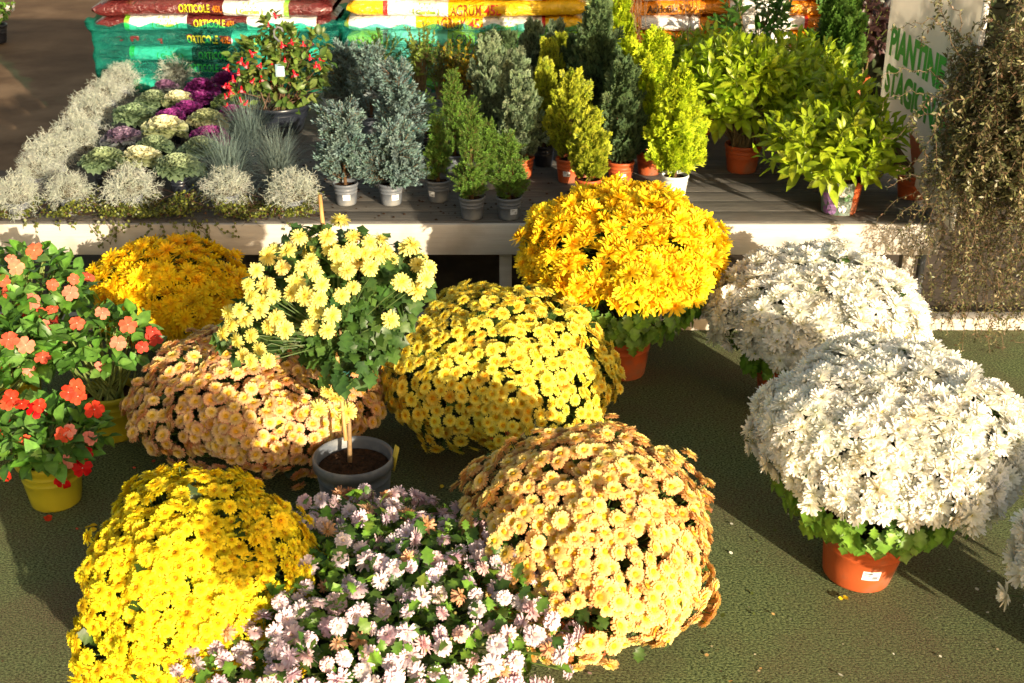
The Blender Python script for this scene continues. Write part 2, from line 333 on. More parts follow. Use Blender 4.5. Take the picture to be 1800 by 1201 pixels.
F_YDENSE=[ringflower([(18,.20,.80,.34,-8,-22,(.78,.60,.01),(.85,.72,.03),.16),(15,.18,.68,.34,18,-10,(.80,.62,.01),(.86,.74,.03),.16),(13,.12,.48,.28,45,0,(.78,.54,.008),(.84,.70,.02),.14)],(.20,.2,(.62,.32,.01),(.60,.30,.01)),s+100) for s in range(4)]
def calyx(T,stalk=.0,c=(.10,.19,.035)):
    g=G(); g.add(T[0],T[1],T[2],T[3]); lathe([(.02,-.34),(.15,-.24),(.24,-.06),(.20,.03)],8,c,g); return g.arr()
PK0,PK1,PK2=(.66,.50,.56),(.78,.64,.71),(.84,.74,.79)
F_PINK=[calyx(ringflower([(17,.16,.80,.32,a-42,-18,(.72,.56,.60),PK0,.16),(17,.16,.76,.31,a-12,-14,PK0,PK1,.16),(15,.14,.66,.28,a*.6+18,-8,PK0,PK2,.18),(11,.10,.48,.24,48,0,PK1,PK2,.18)],(.16,.3,(.70,.56,.46),(.72,.58,.46)),s+120)) for s,a in enumerate((0,-12,10))]+[calyx(ringflower([(17,.12,.92,.28,a-14,-10,(.74,.58,.62),(.84,.70,.76),.22),(16,.10,.86,.27,a+12,0,PK0,PK1,.22),(14,.08,.72,.24,a+38,4,PK1,PK2,.22),(9,.05,.5,.2,66,0,PK0,PK1,.22)],(.14,.3,(.70,.56,.40),(.70,.56,.40)),s+130)) for s,a in enumerate((-30,6))]
F_OLD=[calyx(ringflower([(16,.12,.85,.24,-50,-22,(.62,.38,.26),(.60,.34,.20),.3),(14,.10,.75,.22,-10,-16,(.72,.46,.32),(.66,.38,.22),.3),(10,.08,.5,.18,30,0,(.66,.38,.18),(.62,.36,.2),.3)],(.18,.2,(.45,.22,.08),(.45,.22,.08)),s+140)) for s in range(2)]
F_PALE=[calyx(ringflower([(20,.14,.86,.22,-32,-14,(.82,.70,.13),(.86,.77,.26),.18),(18,.14,.80,.22,-4,-12,(.83,.71,.13),(.87,.79,.27),.2),(16,.12,.66,.2,24,-6,(.83,.70,.11),(.87,.79,.25),.2),(11,.08,.46,.18,54,0,(.80,.66,.08),(.86,.78,.24),.2)],(.14,.16,(.76,.58,.06),(.74,.55,.05)),s+160)) for s in range(4)]

# X,Y,R,zw,Hu,Hl,amax : every crown in front of the bench
DOMES=dict(
 golden=(.405,4.203,.360,.478,.255,.12,93), yrear=(-1.318,4.379,.285,.275,.21,.13,115), peach=(-.847,3.702,.405,.182,.24,.15,115),
 centre=(-.037,3.802,.38,.202,.315,.19,115), yfront=(-.785,2.524,.282,.198,.352,.23,115), pink=(-.319,2.480,.44,.238,.125,.10,112),
 apricot=(.192,2.741,.330,.210,.330,.22,122), whiterear=(1.100,4.04,.358,.345,.20,.13,114), whitefront=(1.060,3.018,.345,.405,.222,.14,114),
 whiteedge=(1.60,2.45,.33,.34,.24,.14,110), std=(-.535,3.33,.30,.70,.17,.12,100))
def hidden(P,me):
    """share of sight lines from points to camera blocked by other crowns"""
    hid=np.zeros(len(P),bool)
    D=cC-P
    for k,(x,y,r_,zw,hu,hl,_) in DOMES.items():
        if k==me: continue
        s=np.array([r_,r_,(hu+zw*.0+.0)]); s[2]=hu
        o=(P-np.array([x,y,zw]))/s; d=D/s
        A=(d*d).sum(1);B=(o*d).sum(1);Cq=(o*o).sum(1)-.85; disc=B*B-A*Cq
        t=(-B+np.sqrt(np.maximum(disc,0)))/A
        hid|=(disc>0)&(t>0)
    return hid
def place_heads(root,key,tpls,P,Nn,size,m,base,r,tint=None,name='flower_head',mx=100,spin_up=None):
    """the heads that show largest become objects, the others one mesh"""
    n=len(P); base=np.array(base,float); kind=r.integers(0,len(tpls),n) if not isinstance(tpls[0],tuple) or True else None
    M=frames(Nn,scale=size); tint=vary(r,n) if tint is None else tint
    W=P+base; px,z=proj(W); inside=(px[:,0]>-10)&(px[:,0]<1810)&(px[:,1]>-10)&(px[:,1]<1211)
    face=(norm(cC-W)*norm(Nn)).sum(1)
    score=(np.clip(face,.05,1)+.35)*size/z**2; score=np.where(inside,score,-1+0*score)
    score=np.where(hidden(W,key)|(face<-.2),score*.01,score)
    order=np.argsort(-score); top=order[:mx]; rest=order[mx:]
    meshes=[]
    for i,T in enumerate(tpls):
        me=make_mesh(name,T[0],T[1],T[2],T[3]); me.materials.append(m); meshes.append(me)
    for i in top:
        o=bpy.data.objects.new(name,meshes[kind[i]]); col.objects.link(o); o.parent=root
        o.matrix_local=Matrix(np.block([[M[i],P[i][:,None]],[np.zeros((1,3)),np.ones((1,1))]]).tolist()); o.color=(*tint[i],1)
    if len(rest):
        g=G()
        for k,T in enumerate(tpls):
            q=rest[kind[rest]==k]; g.inst(T,M[q],P[q],tint[q])
        o=link(name+'s',g.mesh(name+'s'),m,root); o['kind']='stuff'
def foliage(root,P,Nn,depth,size,cols,r,tpls=MUMLEAF,extra=None,name='foliage',jit=.5,stems=None,ctr=None,core=None):
    g=G(); n=len(P)
    if n:
        c=np.array(ctr if ctr is not None else P.mean(0)); dd=r.uniform(depth[0],depth[1],n)[:,None]
        Q=c+(P-c)*dd
        out=norm(Nn+r.normal(size=Nn.shape)*jit)             # leaf blade direction
        up=norm(np.array([0,0,1.])+Nn*.8+r.normal(size=Nn.shape)*.4)
        Z=norm(up-out*(up*out).sum(1,keepdims=True)); Yv=np.cross(Z,out); M=np.stack([out,Yv,Z],-1)*(size*r.uniform(.6,1.25,n))[:,None,None]
        cc=np.array(cols)[r.integers(0,len(cols),n)]*vary(r,n,.15,.05); k=r.integers(0,len(tpls),n)
        for q in range(len(tpls)): s=k==q; g.inst(tpls[q],M[s],Q[s],cc[s])
    if extra: extra(g)
    if core:  # solid near-black dome added inside the crown to block light
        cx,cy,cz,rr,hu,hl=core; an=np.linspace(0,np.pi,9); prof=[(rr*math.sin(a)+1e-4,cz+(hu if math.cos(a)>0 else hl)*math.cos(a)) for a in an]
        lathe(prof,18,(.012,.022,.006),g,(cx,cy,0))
    return link(name,g.mesh(name),M_LEAF,root)
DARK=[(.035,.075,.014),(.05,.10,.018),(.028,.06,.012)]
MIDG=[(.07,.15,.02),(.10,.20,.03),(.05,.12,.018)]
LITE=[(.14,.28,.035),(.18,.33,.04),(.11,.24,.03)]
def mum(key,label,tpls,d,size,potxy,potr,poth,pm,leafcols=DARK,p=.9,lump=.045,upb=.25,jit=.28,drop=0,leafsize=.045,seed=1,skirt=0,rimmat=None,tilt=None,nleaf=1.0,mx=100,stk=None,ncut=0,stemh=.02,gaps=(),sh=.11):
    X,Y,Rr,zw,Hu,Hl,am=DOMES[key]; r=np.random.default_rng(seed)
    root=thing('potted_chrysanthemum',label,'chrysanthemum',(potxy[0],potxy[1],0),'chrysanthemums in pots on the carpet')
    po=pot(root,potr,poth,pm,rimmat=rimmat)
    if tilt: po.rotation_euler=tilt
    if stk: sticker(po,potr,poth,stk,.062,.032,.36)
    P,Nn,a=scatter_dome(Rr,zw,Hu,Hl,am,d,p,lump,seed)
    off=np.array([X-potxy[0],Y-potxy[1],0]); P=P+off
    ctr=off+np.array([0,0,zw-.02])
    # small natural gaps
    if ncut:
        keep=np.ones(len(P),bool)
        for c in P[r.integers(0,len(P),ncut)]: keep&=((P-c)**2).sum(1)>(d*r.uniform(.5,1.15))**2
        Pk,Nk=P[keep],Nn[keep]
    else: Pk,Nk=P,Nn
    if gaps:
        qx,_=proj(Pk+np.array([potxy[0],potxy[1],0])); fc=(norm(cC-Pk-np.array([potxy[0],potxy[1],0]))*Nk).sum(1); kp=np.ones(len(Pk),bool)
        for gx,gy,gr in gaps: kp&=~((np.hypot(qx[:,0]-gx,qx[:,1]-gy)<gr)&(fc>-.1))
        Pk,Nk=Pk[kp],Nk[kp]
    n=len(Pk); wh=key.startswith('white'); tnt=vary(r,n,.03,.008) if wh else vary(r,n,.08,.03); old=r.uniform(size=n)<.045; tnt[old]*=np.array([.95,.90,.80] if wh else [.82,.66,.50]); Pk=Pk+Nk*(r.normal(size=(n,1))*.012+(r.uniform(size=(n,1))<.06)*r.uniform(.008,.02,(n,1)))
    Nf=norm(Nk+np.array([0,0,upb])+r.normal(size=(n,3))*jit)
    place_heads(root,key,tpls,Pk,Nf,size*r.uniform(.82,1.14,n),M_PETAL,(potxy[0],potxy[1],0),r,tint=tnt,mx=mx)
    # leaves and stalks under the heads
    L=np.repeat(P,max(1,int(round(nleaf))),0); LN=np.repeat(Nn,max(1,int(round(nleaf))),0)
    L=L+r.normal(size=L.shape)*d*.35
    def extra(g):
        for i in range(n):
            q=Pk[i]; e=q+(ctr-q)*.3; tube([q-Nf[i]*size*.1,(q+e)/2-np.array([0,0,.01]),e],.0018,3,(.10,.17,.04),g,False)
        for i in range(40):
            q=L[r.integers(0,len(L))]; b=np.array([r.normal()*potr*.3,r.normal()*potr*.3,poth*.85]); q=ctr+(q-ctr)*.8
            tube([b,b*.5+q*.5+np.array([0,0,-.02]),q],.003,4,(.14,.17,.06),g,False)
        if skirt:
            m_=skirt; az=r.uniform(0,6.28,m_); t=r.uniform(0,1,m_)
            rr=potr*.9+(Rr*.90-potr*.9)*t**.8; zz=poth+.012+sh*t+r.normal(size=m_)*.014
            Q=np.stack([rr*np.cos(az),rr*np.sin(az),zz],-1)+off*t[:,None]
            dr=norm(np.stack([np.cos(az),np.sin(az),-.9-r.uniform(0,.9,m_)],-1)+r.normal(size=(m_,3))*.25)
            up=norm(np.stack([np.cos(az),np.sin(az),.6+0*az],-1)+r.normal(size=(m_,3))*.25)
            Z=norm(up-dr*(up*dr).sum(1,keepdims=True)); Mx=np.stack([dr,np.cross(Z,dr),Z],-1)*(r.uniform(.036,.064,m_))[:,None,None]
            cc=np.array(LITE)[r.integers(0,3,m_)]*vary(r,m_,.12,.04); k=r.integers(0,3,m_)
            for q in range(3): g.inst(MUMLEAF[q],Mx[k==q],Q[k==q],cc[k==q])
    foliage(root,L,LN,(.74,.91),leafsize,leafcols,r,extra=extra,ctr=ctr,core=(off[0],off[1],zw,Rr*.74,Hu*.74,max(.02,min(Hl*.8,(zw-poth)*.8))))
    return root,po

mum('golden','tall golden yellow chrysanthemum with a green leaf fringe over its orange pot, by the bench',F_GOLD,.031,.039,(.43,4.30),.118,.20,M_TERRA,DARK+MIDG,.72,.05,.35,.4,seed=3,skirt=620,sh=.225,ncut=6,leafsize=.05)
mum('yrear','deep yellow spiky chrysanthemum half shaded below the bench at the left, behind the peach one',F_YREAR,.030,.035,(-1.318,4.40),.10,.16,M_TERRA,DARK,.85,.05,.3,.35,seed=4,ncut=9)
mum('peach','peach and dusky pink button chrysanthemum behind the grey pot of the staked one',F_PEACH,.0258,.0245,(-.80,3.62),.12,.15,M_TERRA,DARK,.85,.065,.1,.28,seed=5,ncut=8)
mum('centre','bright yellow button chrysanthemum dome in the middle, with small orange centred flowers',F_BUTTON,.0268,.0250,(-.037,3.84),.12,.15,M_TERRA,DARK,.88,.06,.1,.28,seed=6,ncut=14)
mum('yfront','dense lemon yellow chrysanthemum dome at the lower left front, split by a shadow',F_YDENSE,.0205,.0215,(-.80,2.56),.11,.14,M_TERRA,DARK,.88,.065,.15,.28,seed=7,ncut=8,nleaf=1)
mum('apricot','apricot orange button chrysanthemum globe at the front, right of the pale pink one',F_APRI,.0256,.0245,(.20,2.66),.115,.15,M_TERRA,DARK,.88,.065,.24,.28,seed=8,ncut=12,gaps=((1035,1084,30),(1005,1108,18),(1068,1100,18)))
mum('whiterear','white chrysanthemum behind, the one standing close to the bench',F_WHITE,.0275,.034,(1.00,4.00),.118,.19,M_TERRA,DARK+MIDG,.68,.05,.3,.30,seed=9,skirt=180,sh=.13,ncut=4)
mum('whitefront','large white chrysanthemum in a bright orange pot with a teal rim and a paper sticker',F_WHITE,.0245,.0300,(1.001,2.96),.130,.195,M_TERRA,DARK+MIDG,.58,.05,.25,.30,seed=10,skirt=300,sh=.13,rimmat=M_TEAL,tilt=(R(1),R(5),0),stk=R(-88),ncut=4)
mum('whiteedge','white chrysanthemum cut off by the right edge of the picture',F_WHITE,.031,.038,(1.60,2.45),.12,.19,M_TERRA,DARK+MIDG,.8,.05,.25,.42,seed=11,skirt=100)

# loose pale pink one: long stalks, open foliage
def pink():
    X,Y,Rr,zw,Hu,Hl,am=DOMES['pink']; r=np.random.default_rng(31)
    root=thing('potted_chrysanthemum','pale pink loose flowered chrysanthemum at the front edge, much green leaf showing','chrysanthemum',(X,Y,0),'chrysanthemums in pots on the carpet')
    pot(root,.115,.15,M_TERRA)
    P,Nn,a=scatter_dome(Rr,zw,Hu,Hl,am,.037,.8,.07,31)
    # thinner on the top middle, thicker to the rim
    rad=np.hypot(P[:,0],P[:,1])/Rr; keep=r.uniform(size=len(P))<np.where(rad>.6,.97,.66); P2=P[keep];N2=Nn[keep]; n=len(P2)
    P2=P2+N2*r.uniform(-.025,.03,(n,1))
    Nf=norm(N2*np.array([1.2,1.2,.6])+np.array([.25,-.45,.05])+r.normal(size=(n,3))*.42)
    old=r.uniform(size=n)<.13; size=.0265*r.uniform(.72,1.15,n); tint=vary(r,n,.05,.025); warm=r.uniform(size=n)<.3; tint[warm]*=np.array([1.0,.90,.84])
    tp=F_PINK+F_OLD
    # choose types: new heads first five, old last two
    kinds=np.where(old,r.integers(5,7,n),r.choice(5,n,p=[.27,.27,.26,.1,.1]))
    M=frames(Nf,scale=size); W=P2+np.array([X,Y,0]); px,z=proj(W); ins=(px[:,0]>-10)&(px[:,0]<1810)&(px[:,1]<1215); face=(norm(cC-W)*Nf).sum(1)
    score=np.where(ins,(np.clip(face,-.3,1)+1)*size/z**2,-1.0); order=np.argsort(-score)
    ms=[]
    for T in tp:
        me=make_mesh('flower_head',*T); me.materials.append(M_PETAL); ms.append(me)
    for i in order[:100]:
        o=bpy.data.objects.new('flower_head',ms[kinds[i]]); col.objects.link(o); o.parent=root
        o.matrix_local=Matrix(np.block([[M[i],P2[i][:,None]],[np.zeros((1,3)),np.ones((1,1))]]).tolist()); o.color=(*tint[i],1)
    g=G(); rest=order[100:]
    for k,T in enumerate(tp): q=rest[kinds[rest]==k]; g.inst(T,M[q],P2[q],tint[q])
    o=link('flower_heads',g.mesh('flower_heads'),M_PETAL,root); o['kind']='stuff'
    ctr=np.array([0,0,zw-.05])
    def extra(g):
        for i in range(n):
            q=P2[i]-Nf[i]*size[i]*.3; e=ctr+(P2[i]-ctr)*np.array([.62,.62,.45]); mid=q-Nf[i]*.03
            tube([q,mid,(mid+e)/2,e],[.0017,.0017,.002,.0025],4,(.17,.26,.06),g,False)
        for i in range(60):
            az=r.uniform(0,6.28); q=np.array([math.cos(az)*Rr*.75*r.uniform(.2,1),math.sin(az)*Rr*.75*r.uniform(.2,1),zw]); b=np.array([r.normal()*.03,r.normal()*.03,.13])
            tube([b,(b+q)/2+np.array([0,0,.01]),q],.0028,4,(.16,.2,.07),g,False)
        # closed buds
        b,bn,_=scatter_dome(Rr*.97,zw,Hu*.95,Hl,105,.062,.8,.05,77); bud=lathe([(.0,-1),(.7,-.6),(1,.1),(.6,.8),(0.01,1)],6,(.22,.24,.07)).arr()
        g.inst(bud,frames(bn,scale=.0045),b,vary(r,len(b),.2,.1))
    L=np.repeat(P,5,0)+r.normal(size=(len(P)*5,3))*.03; LN=np.repeat(Nn,5,0)
    foliage(root,L,LN,(.70,.94),.040,MIDG+LITE+LITE+DARK[:1],r,extra=extra,ctr=ctr,jit=.9,core=(0,0,zw-.02,Rr*.6,Hu*.55,.06))
pink()

# the staked one with a bare stem in a grey pot
def standard():
    X,Y,Rr,zw,Hu,Hl,am=DOMES['std']; r=np.random.default_rng(41); bx,by=-.482,3.234
    root=thing('standard_chrysanthemum','tall pale lemon chrysanthemum trained on a cane, in a grey pot with bare soil','chrysanthemum',(bx,by,0),'chrysanthemums in pots on the carpet')
    pr,ph=.124,.24; pot(root,pr,ph,M_GREYPOT,rim=.012)
    # crown made of clumps; centres given in the crown's own frame
    def loc(px,py,Yd): return atY(px,py,Yd)-np.array([bx,by,0])
    heads=[(553,478),(525,415),(470,450),(505,440),(590,447),(610,475),(640,445),(565,500),(535,520),(600,520),(583,555),(555,545),(465,500),(440,520),(420,545),(405,570),(430,560),(455,545),(480,520),(500,580),(470,575),(440,590),(485,560),(415,600),(455,615),(520,495),(545,455),(575,415),(620,415),(650,425),(680,440),(715,435),(735,465),(748,490),(740,455),(700,465),(705,495),(630,460),(600,465),(560,525),(620,440),(670,420),(690,455),(650,470),(530,470),(495,470),(450,475),(512,515),(687,562),(590,700),(575,690),(610,725),(560,720),(600,740),(425,625),(440,635),(470,635),(400,550),(390,585),(575,580),(620,505),(545,575),(660,445),(725,430),(755,470),(580,435),(540,440),(480,440),(500,455),(435,500),(460,530)]
    P=[];
    for i,(x,y) in enumerate(heads):
        yd=3.30-.15*(1-abs(x-570)/190.0)+ (y<470)*.14+r.normal()*.03
        if y>680: yd=3.25
        P.append(loc(x,y,yd))
    P=np.array(P); c=loc(580,560,3.45); Nf=norm(norm(P-c)*.8+np.array([-.1,-.45,.35])+r.normal(size=P.shape)*.22)
    place_heads(root,'std',F_PALE,P,Nf,.0285*r.uniform(.82,1.15,len(P)),M_PETAL,(bx,by,0),r)
    # back-side heads so that it is a whole bush
    B=P[r.integers(0,len(P)-10,26)]*1.0; B[:,1]=2*(Y+.06-by)-B[:,1]+r.normal(size=26)*.03; B[:,2]-=.03
    g=G(); 
    for k,T in enumerate(F_PALE): q=np.arange(26)%4==k; g.inst(T,frames(norm(B[q]-c+np.array([0,0,.1])),scale=.035),B[q],vary(r,q.sum()))
    o=link('flower_heads',g.mesh('flower_heads'),M_PETAL,root); o['kind']='stuff'
    # foliage: clumps
    cl=[(600,520,.17,.14),(640,480,.15,.11),(520,500,.15,.11),(470,560,.12,.10),(590,590,.14,.11),(660,545,.13,.10),(610,640,.09,.07),(560,450,.13,.09),(700,490,.10,.09),(440,590,.09,.06),(645,590,.11,.08)]
    g2P=[];g2N=[]
    for (x,y,ra,hz) in cl:
        ra*=.80; hz*=.85; c0=loc(x,y,3.42 if y<600 else 3.27); k=int(3400*ra*ra*10/2.2); dv=norm(r.normal(size=(k,3))); q=c0+dv*np.array([ra,ra*.85,hz])*r.uniform(.55,1,(k,1))**.6; g2P.append(q); g2N.append(dv)
    g2P=np.concatenate(g2P); g2N=norm(np.concatenate(g2N)+np.array([0,-.2,-.6]))
    def extra(g):
        top=loc(600,600,3.36)
        for i in range(len(P)):
            q=P[i]-Nf[i]*.012; e=top+(P[i]-top)*.45; tube([q,q-Nf[i]*.04,(q+e)/2,e],.0022,4,(.10,.16,.05),g,False)
        base=np.array([-.02,.0,ph*.85])
        for k in range(14):
            q=cl[k%len(cl)]; e=loc(q[0],q[1],3.36); s=top*np.array([1,1,1])-np.array([0,0,.08]); tube([s,(s+e)/2+np.array([0,0,.02]),e],.004,5,(.13,.15,.06),g,False)
    foliage(root,g2P,g2N,(1,1),.056,[(.035,.085,.022),(.05,.11,.03),(.045,.10,.02),(.07,.14,.03)],r,extra=extra,jit=.7,name='foliage')
    g=G(); top=loc(600,640,3.34); b=np.array([-.015,.02,ph*.84])
    tube([b,b*.6+top*.4+np.array([.008,0,0]),top*.75+b*.25,top,loc(598,560,3.36)],[.0075,.007,.006,.006,.004],8,(.30,.19,.09),g); link('stem',g.mesh('stem',True),M_STEM,root)
    g=G(); tb=loc(608,775,3.21); tt=loc(562,343,3.52); pts=[tb+(tt-tb)*q for q in np.linspace(0,1,14)]; tube(pts,[.0062+(.0012 if i in(3,7,11) else 0) for i in range(14)],8,(1,1,1),g); link('cane',g.mesh('cane',True),M_STICK,root)
    g=G(); m=loc(604,662,3.26); an=np.linspace(0,6.28,14); tube([m+np.array([.018*math.cos(q),.022*math.sin(q),.003*q]) for q in an],.0022,5,(1,1,1),g); link('tie',g.mesh('tie'),M_TEAL,root)
    g=G(); boxg(g,(-.011,-.0008,0),(.011,.0008,.085)); o=link('plant_tag',g.mesh('plant_tag'),M_YTAG,root,(.118,-.012,ph*.82)); o.rotation_euler=(R(-8),R(10),R(-50))
standard()

# ------------------------------------------------------------ impatiens
def impat(label,px,py,zc,Yc,rx,hz,potc,cols,nfl,seed,potm=M_GREENPOT,pr=.10,phh=.17,flist=None,bare=False):
    r=np.random.default_rng(seed); X,Yb=potc
    root=thing('potted_impatiens',label,'impatiens',(X,Yb,0),'impatiens in lime green pots')
    pot(root,pr,phh,potm)
    c=atY(px,py,Yc)-np.array([X,Yb,0])
    n=330 if not bare else 240; dv=norm(r.normal(size=(n,3))); dv[:,2]=np.abs(dv[:,2])*.9-.35*r.uniform(size=n); dv=norm(dv)
    P=c+dv*np.array([rx,rx*.9,hz])*(r.uniform(.45,1,(n,1))**.5)
    def extra(g):
        for i in range(34):
            q=P[r.integers(0,n)]; b=np.array([r.normal()*pr*.35,r.normal()*pr*.35,phh*.85]); m_=(b+q)/2+np.array([0,0,-.03])
            tube([b,m_*.6+b*.4,m_,q],[.006,.005,.004,.003],6,(.26,.34,.10),g,False)
    foliage(root,P,norm(dv+np.array([0,-.15,.2])),(1,1),.062,[(.10,.24,.03),(.09,.22,.035),(.05,.13,.02),(.12,.27,.05)],r,tpls=OVATE,extra=extra,ctr=c,jit=.7)
    def fl(colr,s):
        g=G(); rr=np.random.default_rng(s)
        for k in range(5):
            az=k*1.2566+rr.normal()*.08; pet=leaf_tpl([.05,.24,.40,.44,.26],.95,.10,-.22+rr.normal()*.14,mid=np.array(colr)*.82,edge=colr,wave=.3,seed=s+k,x0=.05)
            V=pet[0]; cc,ss=math.cos(az),math.sin(az); V=np.stack([V[:,0]*cc-V[:,1]*ss,V[:,0]*ss+V[:,1]*cc,V[:,2]+.03*(k%2)],-1); g.add(V,pet[1],None,pet[3])
        lathe([(.08,.02),(.05,.07),(.001,.08)],6,(.75,.6,.5),g); return g.arr()
    T=[fl(cc,seed+i) for i,cc in enumerate(cols)]
    ms=[]
    for t_ in T: me=make_mesh('flower',*t_); me.materials.append(M_PETAL); ms.append(me)
    pts=[]
    if flist:
        for (x,y,k) in flist:
            yd=Yc-rx*.75*math.sqrt(max(0,1-min(1,((x-px)/(rx*520))**2))); pts.append((atY(x,y,yd)-np.array([X,Yb,0]),k))
    for i in range(nfl):
        q=norm(r.normal(size=3)); q[2]=abs(q[2]); q[1]=abs(q[1]); pts.append((c+q*np.array([rx,rx,hz])*1.05,r.integers(0,len(cols))))
    for q,k in pts:
        nn=norm(norm(q-c)*.6+np.array([0,-.55,.5])+r.normal(size=3)*.3); M=frames(nn[None],scale=.0265*r.uniform(.75,1.2))[0]
        o=bpy.data.objects.new('flower',ms[k%len(ms)]); col.objects.link(o); o.parent=root
        o.matrix_local=Matrix(np.block([[M,q[:,None]],[np.zeros((1,3)),np.ones((1,1))]]).tolist()); v=vary(r,1)[0]; o.color=(*v,1)
SAL=[(.82,.14,.07),(.82,.26,.17),(.74,.08,.05)]; RED=[(.80,.05,.02),(.62,.006,.008),(.86,.30,.24),(.85,.12,.05)]
impat('bushy salmon flowered impatiens at the upper left, closest to the bench',45,520,.35,4.0,.215,.17,(-1.83,4.05),SAL,2,51,
 flist=[(92,501,0),(55,530,1),(130,491,0),(8,515,0),(5,493,0),(35,548,2),(92,543,0),(28,470,1),(60,440,0),(10,560,0),(124,515,1),(20,455,1),(75,555,0)])
impat('salmon flowered impatiens at the left edge, between the upper and the red one',25,625,.25,3.7,.15,.10,(-1.86,3.72),SAL,3,52,
 flist=[(15,597,0),(52,651,1),(75,628,0),(45,607,1),(20,600,0),(8,640,2)])
impat('leafy impatiens with few flowers and bare fleshy stems in an olive green pot',180,610,.34,3.80,.165,.12,(-1.40,3.80),SAL,3,53,pr=.10,phh=.18,bare=True,
 flist=[(135,568,0),(180,550,1),(225,571,0),(268,583,2),(272,592,2),(95,568,2),(178,647,1),(250,610,2),(208,603,1)])
impat('red flowered impatiens in a lime green pot at the lower left',88,775,.30,3.35,.170,.12,(-1.462,3.36),RED,3,54,pr=.105,phh=.17,
 flist=[(135,680,3),(137,697,3),(15,707,3),(38,710,0),(69,713,0),(6,750,0),(45,775,3),(112,765,3),(122,757,2),(110,850,1),(152,797,1),(166,720,0),(120,690,0),(62,720,1),(118,812,2),(145,823,1),(8,835,0),(20,700,0),(158,770,2)])

# added plant, unseen below the frame, placed to shade the lemon dome
def added_shade_plant():
    r=np.random.default_rng(71); X,Y=.27,1.16
    root=thing('standard_chrysanthemum','unseen tall yellow chrysanthemum on a bare stem, added to shade the lemon dome','chrysanthemum',(X,Y,0),'chrysanthemums in pots on the carpet')
    pot(root,.12,.22,M_GREYPOT)
    P,Nn,a=scatter_dome(.20,.83,.15,.11,125,.035,.9,.05,71); g=G(); n=len(P); k=r.integers(0,4,n)
    for q in range(4): g.inst(F_PALE[q],frames(norm(Nn[k==q]+r.normal(size=(int((k==q).sum()),3))*.3),scale=.03),P[k==q],vary(r,(k==q).sum()))
    o=link('flower_heads',g.mesh('flower_heads'),M_PETAL,root); o['kind']='stuff'
    foliage(root,np.repeat(P,2,0),np.repeat(Nn,2,0),(.5,.92),.05,DARK,r,ctr=np.array([0,0,.83]),jit=.8)
    g=G(); tube([(0,0,.18),(.01,0,.45),(0,.01,.8)],.007,8,(.30,.19,.09),g); link('stem',g.mesh('stem'),M_STEM,root)
added_shade_plant()
M_GLOW=veg('shrub_leaf',.42,.38,.5,.22,40)
# ------------------------------------------------------------ bench plants
def needle_tpl(n,ang,ln,wd,c0,c1,seed=0,stem=(.20,.12,.06)):
    """short shoot along +Z with needles all round"""
    r=np.random.default_rng(seed); g=G(); tube([(0,0,0),(0,0,.9)],[.025,.015],3,stem,g,False)
    for i in range(n):
        t=.1+.85*i/n; az=i*2.4+r.normal()*.3; a=R(ang)*(1-.5*t)+r.normal()*.12; l=ln*(1-.25*t)*(1+r.normal()*.15)
        d=np.array([math.sin(a)*math.cos(az),math.sin(a)*math.sin(az),math.cos(a)]); s=np.array([-math.sin(az),math.cos(az),0])*wd
        b=np.array([0,0,t]); V=[b-s*.5,b+s*.5,b+d*l*.6+s,b+d*l*.6-s,b+d*l]
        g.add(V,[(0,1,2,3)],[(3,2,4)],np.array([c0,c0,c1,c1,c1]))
    return g.arr()
def spray_tpl(c0,c1,seed=0,lv=8,wd=.075):
    """flat fan of scale leaves along +Z"""
    r=np.random.default_rng(seed); g=G()
    def shoot(b,d,l,w,c):
        s=norm(np.cross(d,[0,1,.01]))*w; e=b+d*l; m=b+d*l*.55
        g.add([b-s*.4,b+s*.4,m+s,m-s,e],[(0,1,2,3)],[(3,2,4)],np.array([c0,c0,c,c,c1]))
    shoot(np.zeros(3),np.array([0,0,1.]),1,.05,c0)
    for i in range(lv):
        t=.08+.8*i/lv; sd=1 if i%2 else -1; a=R(36)+r.normal()*.12
        d=norm(np.array([sd*math.sin(a),r.normal()*.28,math.cos(a)])); l=.55*(1-t)+.16; b=np.array([0,0,t]); shoot(b,d,l,wd,c1)
        d2=norm(np.array([sd*math.sin(a*1.8),r.normal()*.3,math.cos(a*1.8)])); shoot(b+d*l*.45,d2,l*.45,wd*.8,c1)
        d3=norm(np.array([sd*math.sin(a*.2),r.normal()*.3,math.cos(a*.2)])); shoot(b+d*l*.4,d3,l*.45,wd*.8,c1)
    return g.arr()
SP=dict(
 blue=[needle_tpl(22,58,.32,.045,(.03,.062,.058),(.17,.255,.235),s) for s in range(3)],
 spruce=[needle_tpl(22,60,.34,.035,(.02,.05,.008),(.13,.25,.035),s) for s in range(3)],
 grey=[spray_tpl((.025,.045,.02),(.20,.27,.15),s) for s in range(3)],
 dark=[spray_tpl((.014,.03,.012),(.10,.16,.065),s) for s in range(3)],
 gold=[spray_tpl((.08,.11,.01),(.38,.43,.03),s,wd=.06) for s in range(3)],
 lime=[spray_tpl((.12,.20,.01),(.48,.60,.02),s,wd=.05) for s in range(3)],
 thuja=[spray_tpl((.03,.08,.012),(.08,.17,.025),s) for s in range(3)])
SHAPE=dict(blue=('loose',.066,430,17),spruce=('cone',.030,1150,22),grey=('col',.040,1000,34),dark=('col',.042,1050,34),gold=('col',.036,1000,34),lime=('col',.050,1000,30),thuja=('col',.055,900,24))
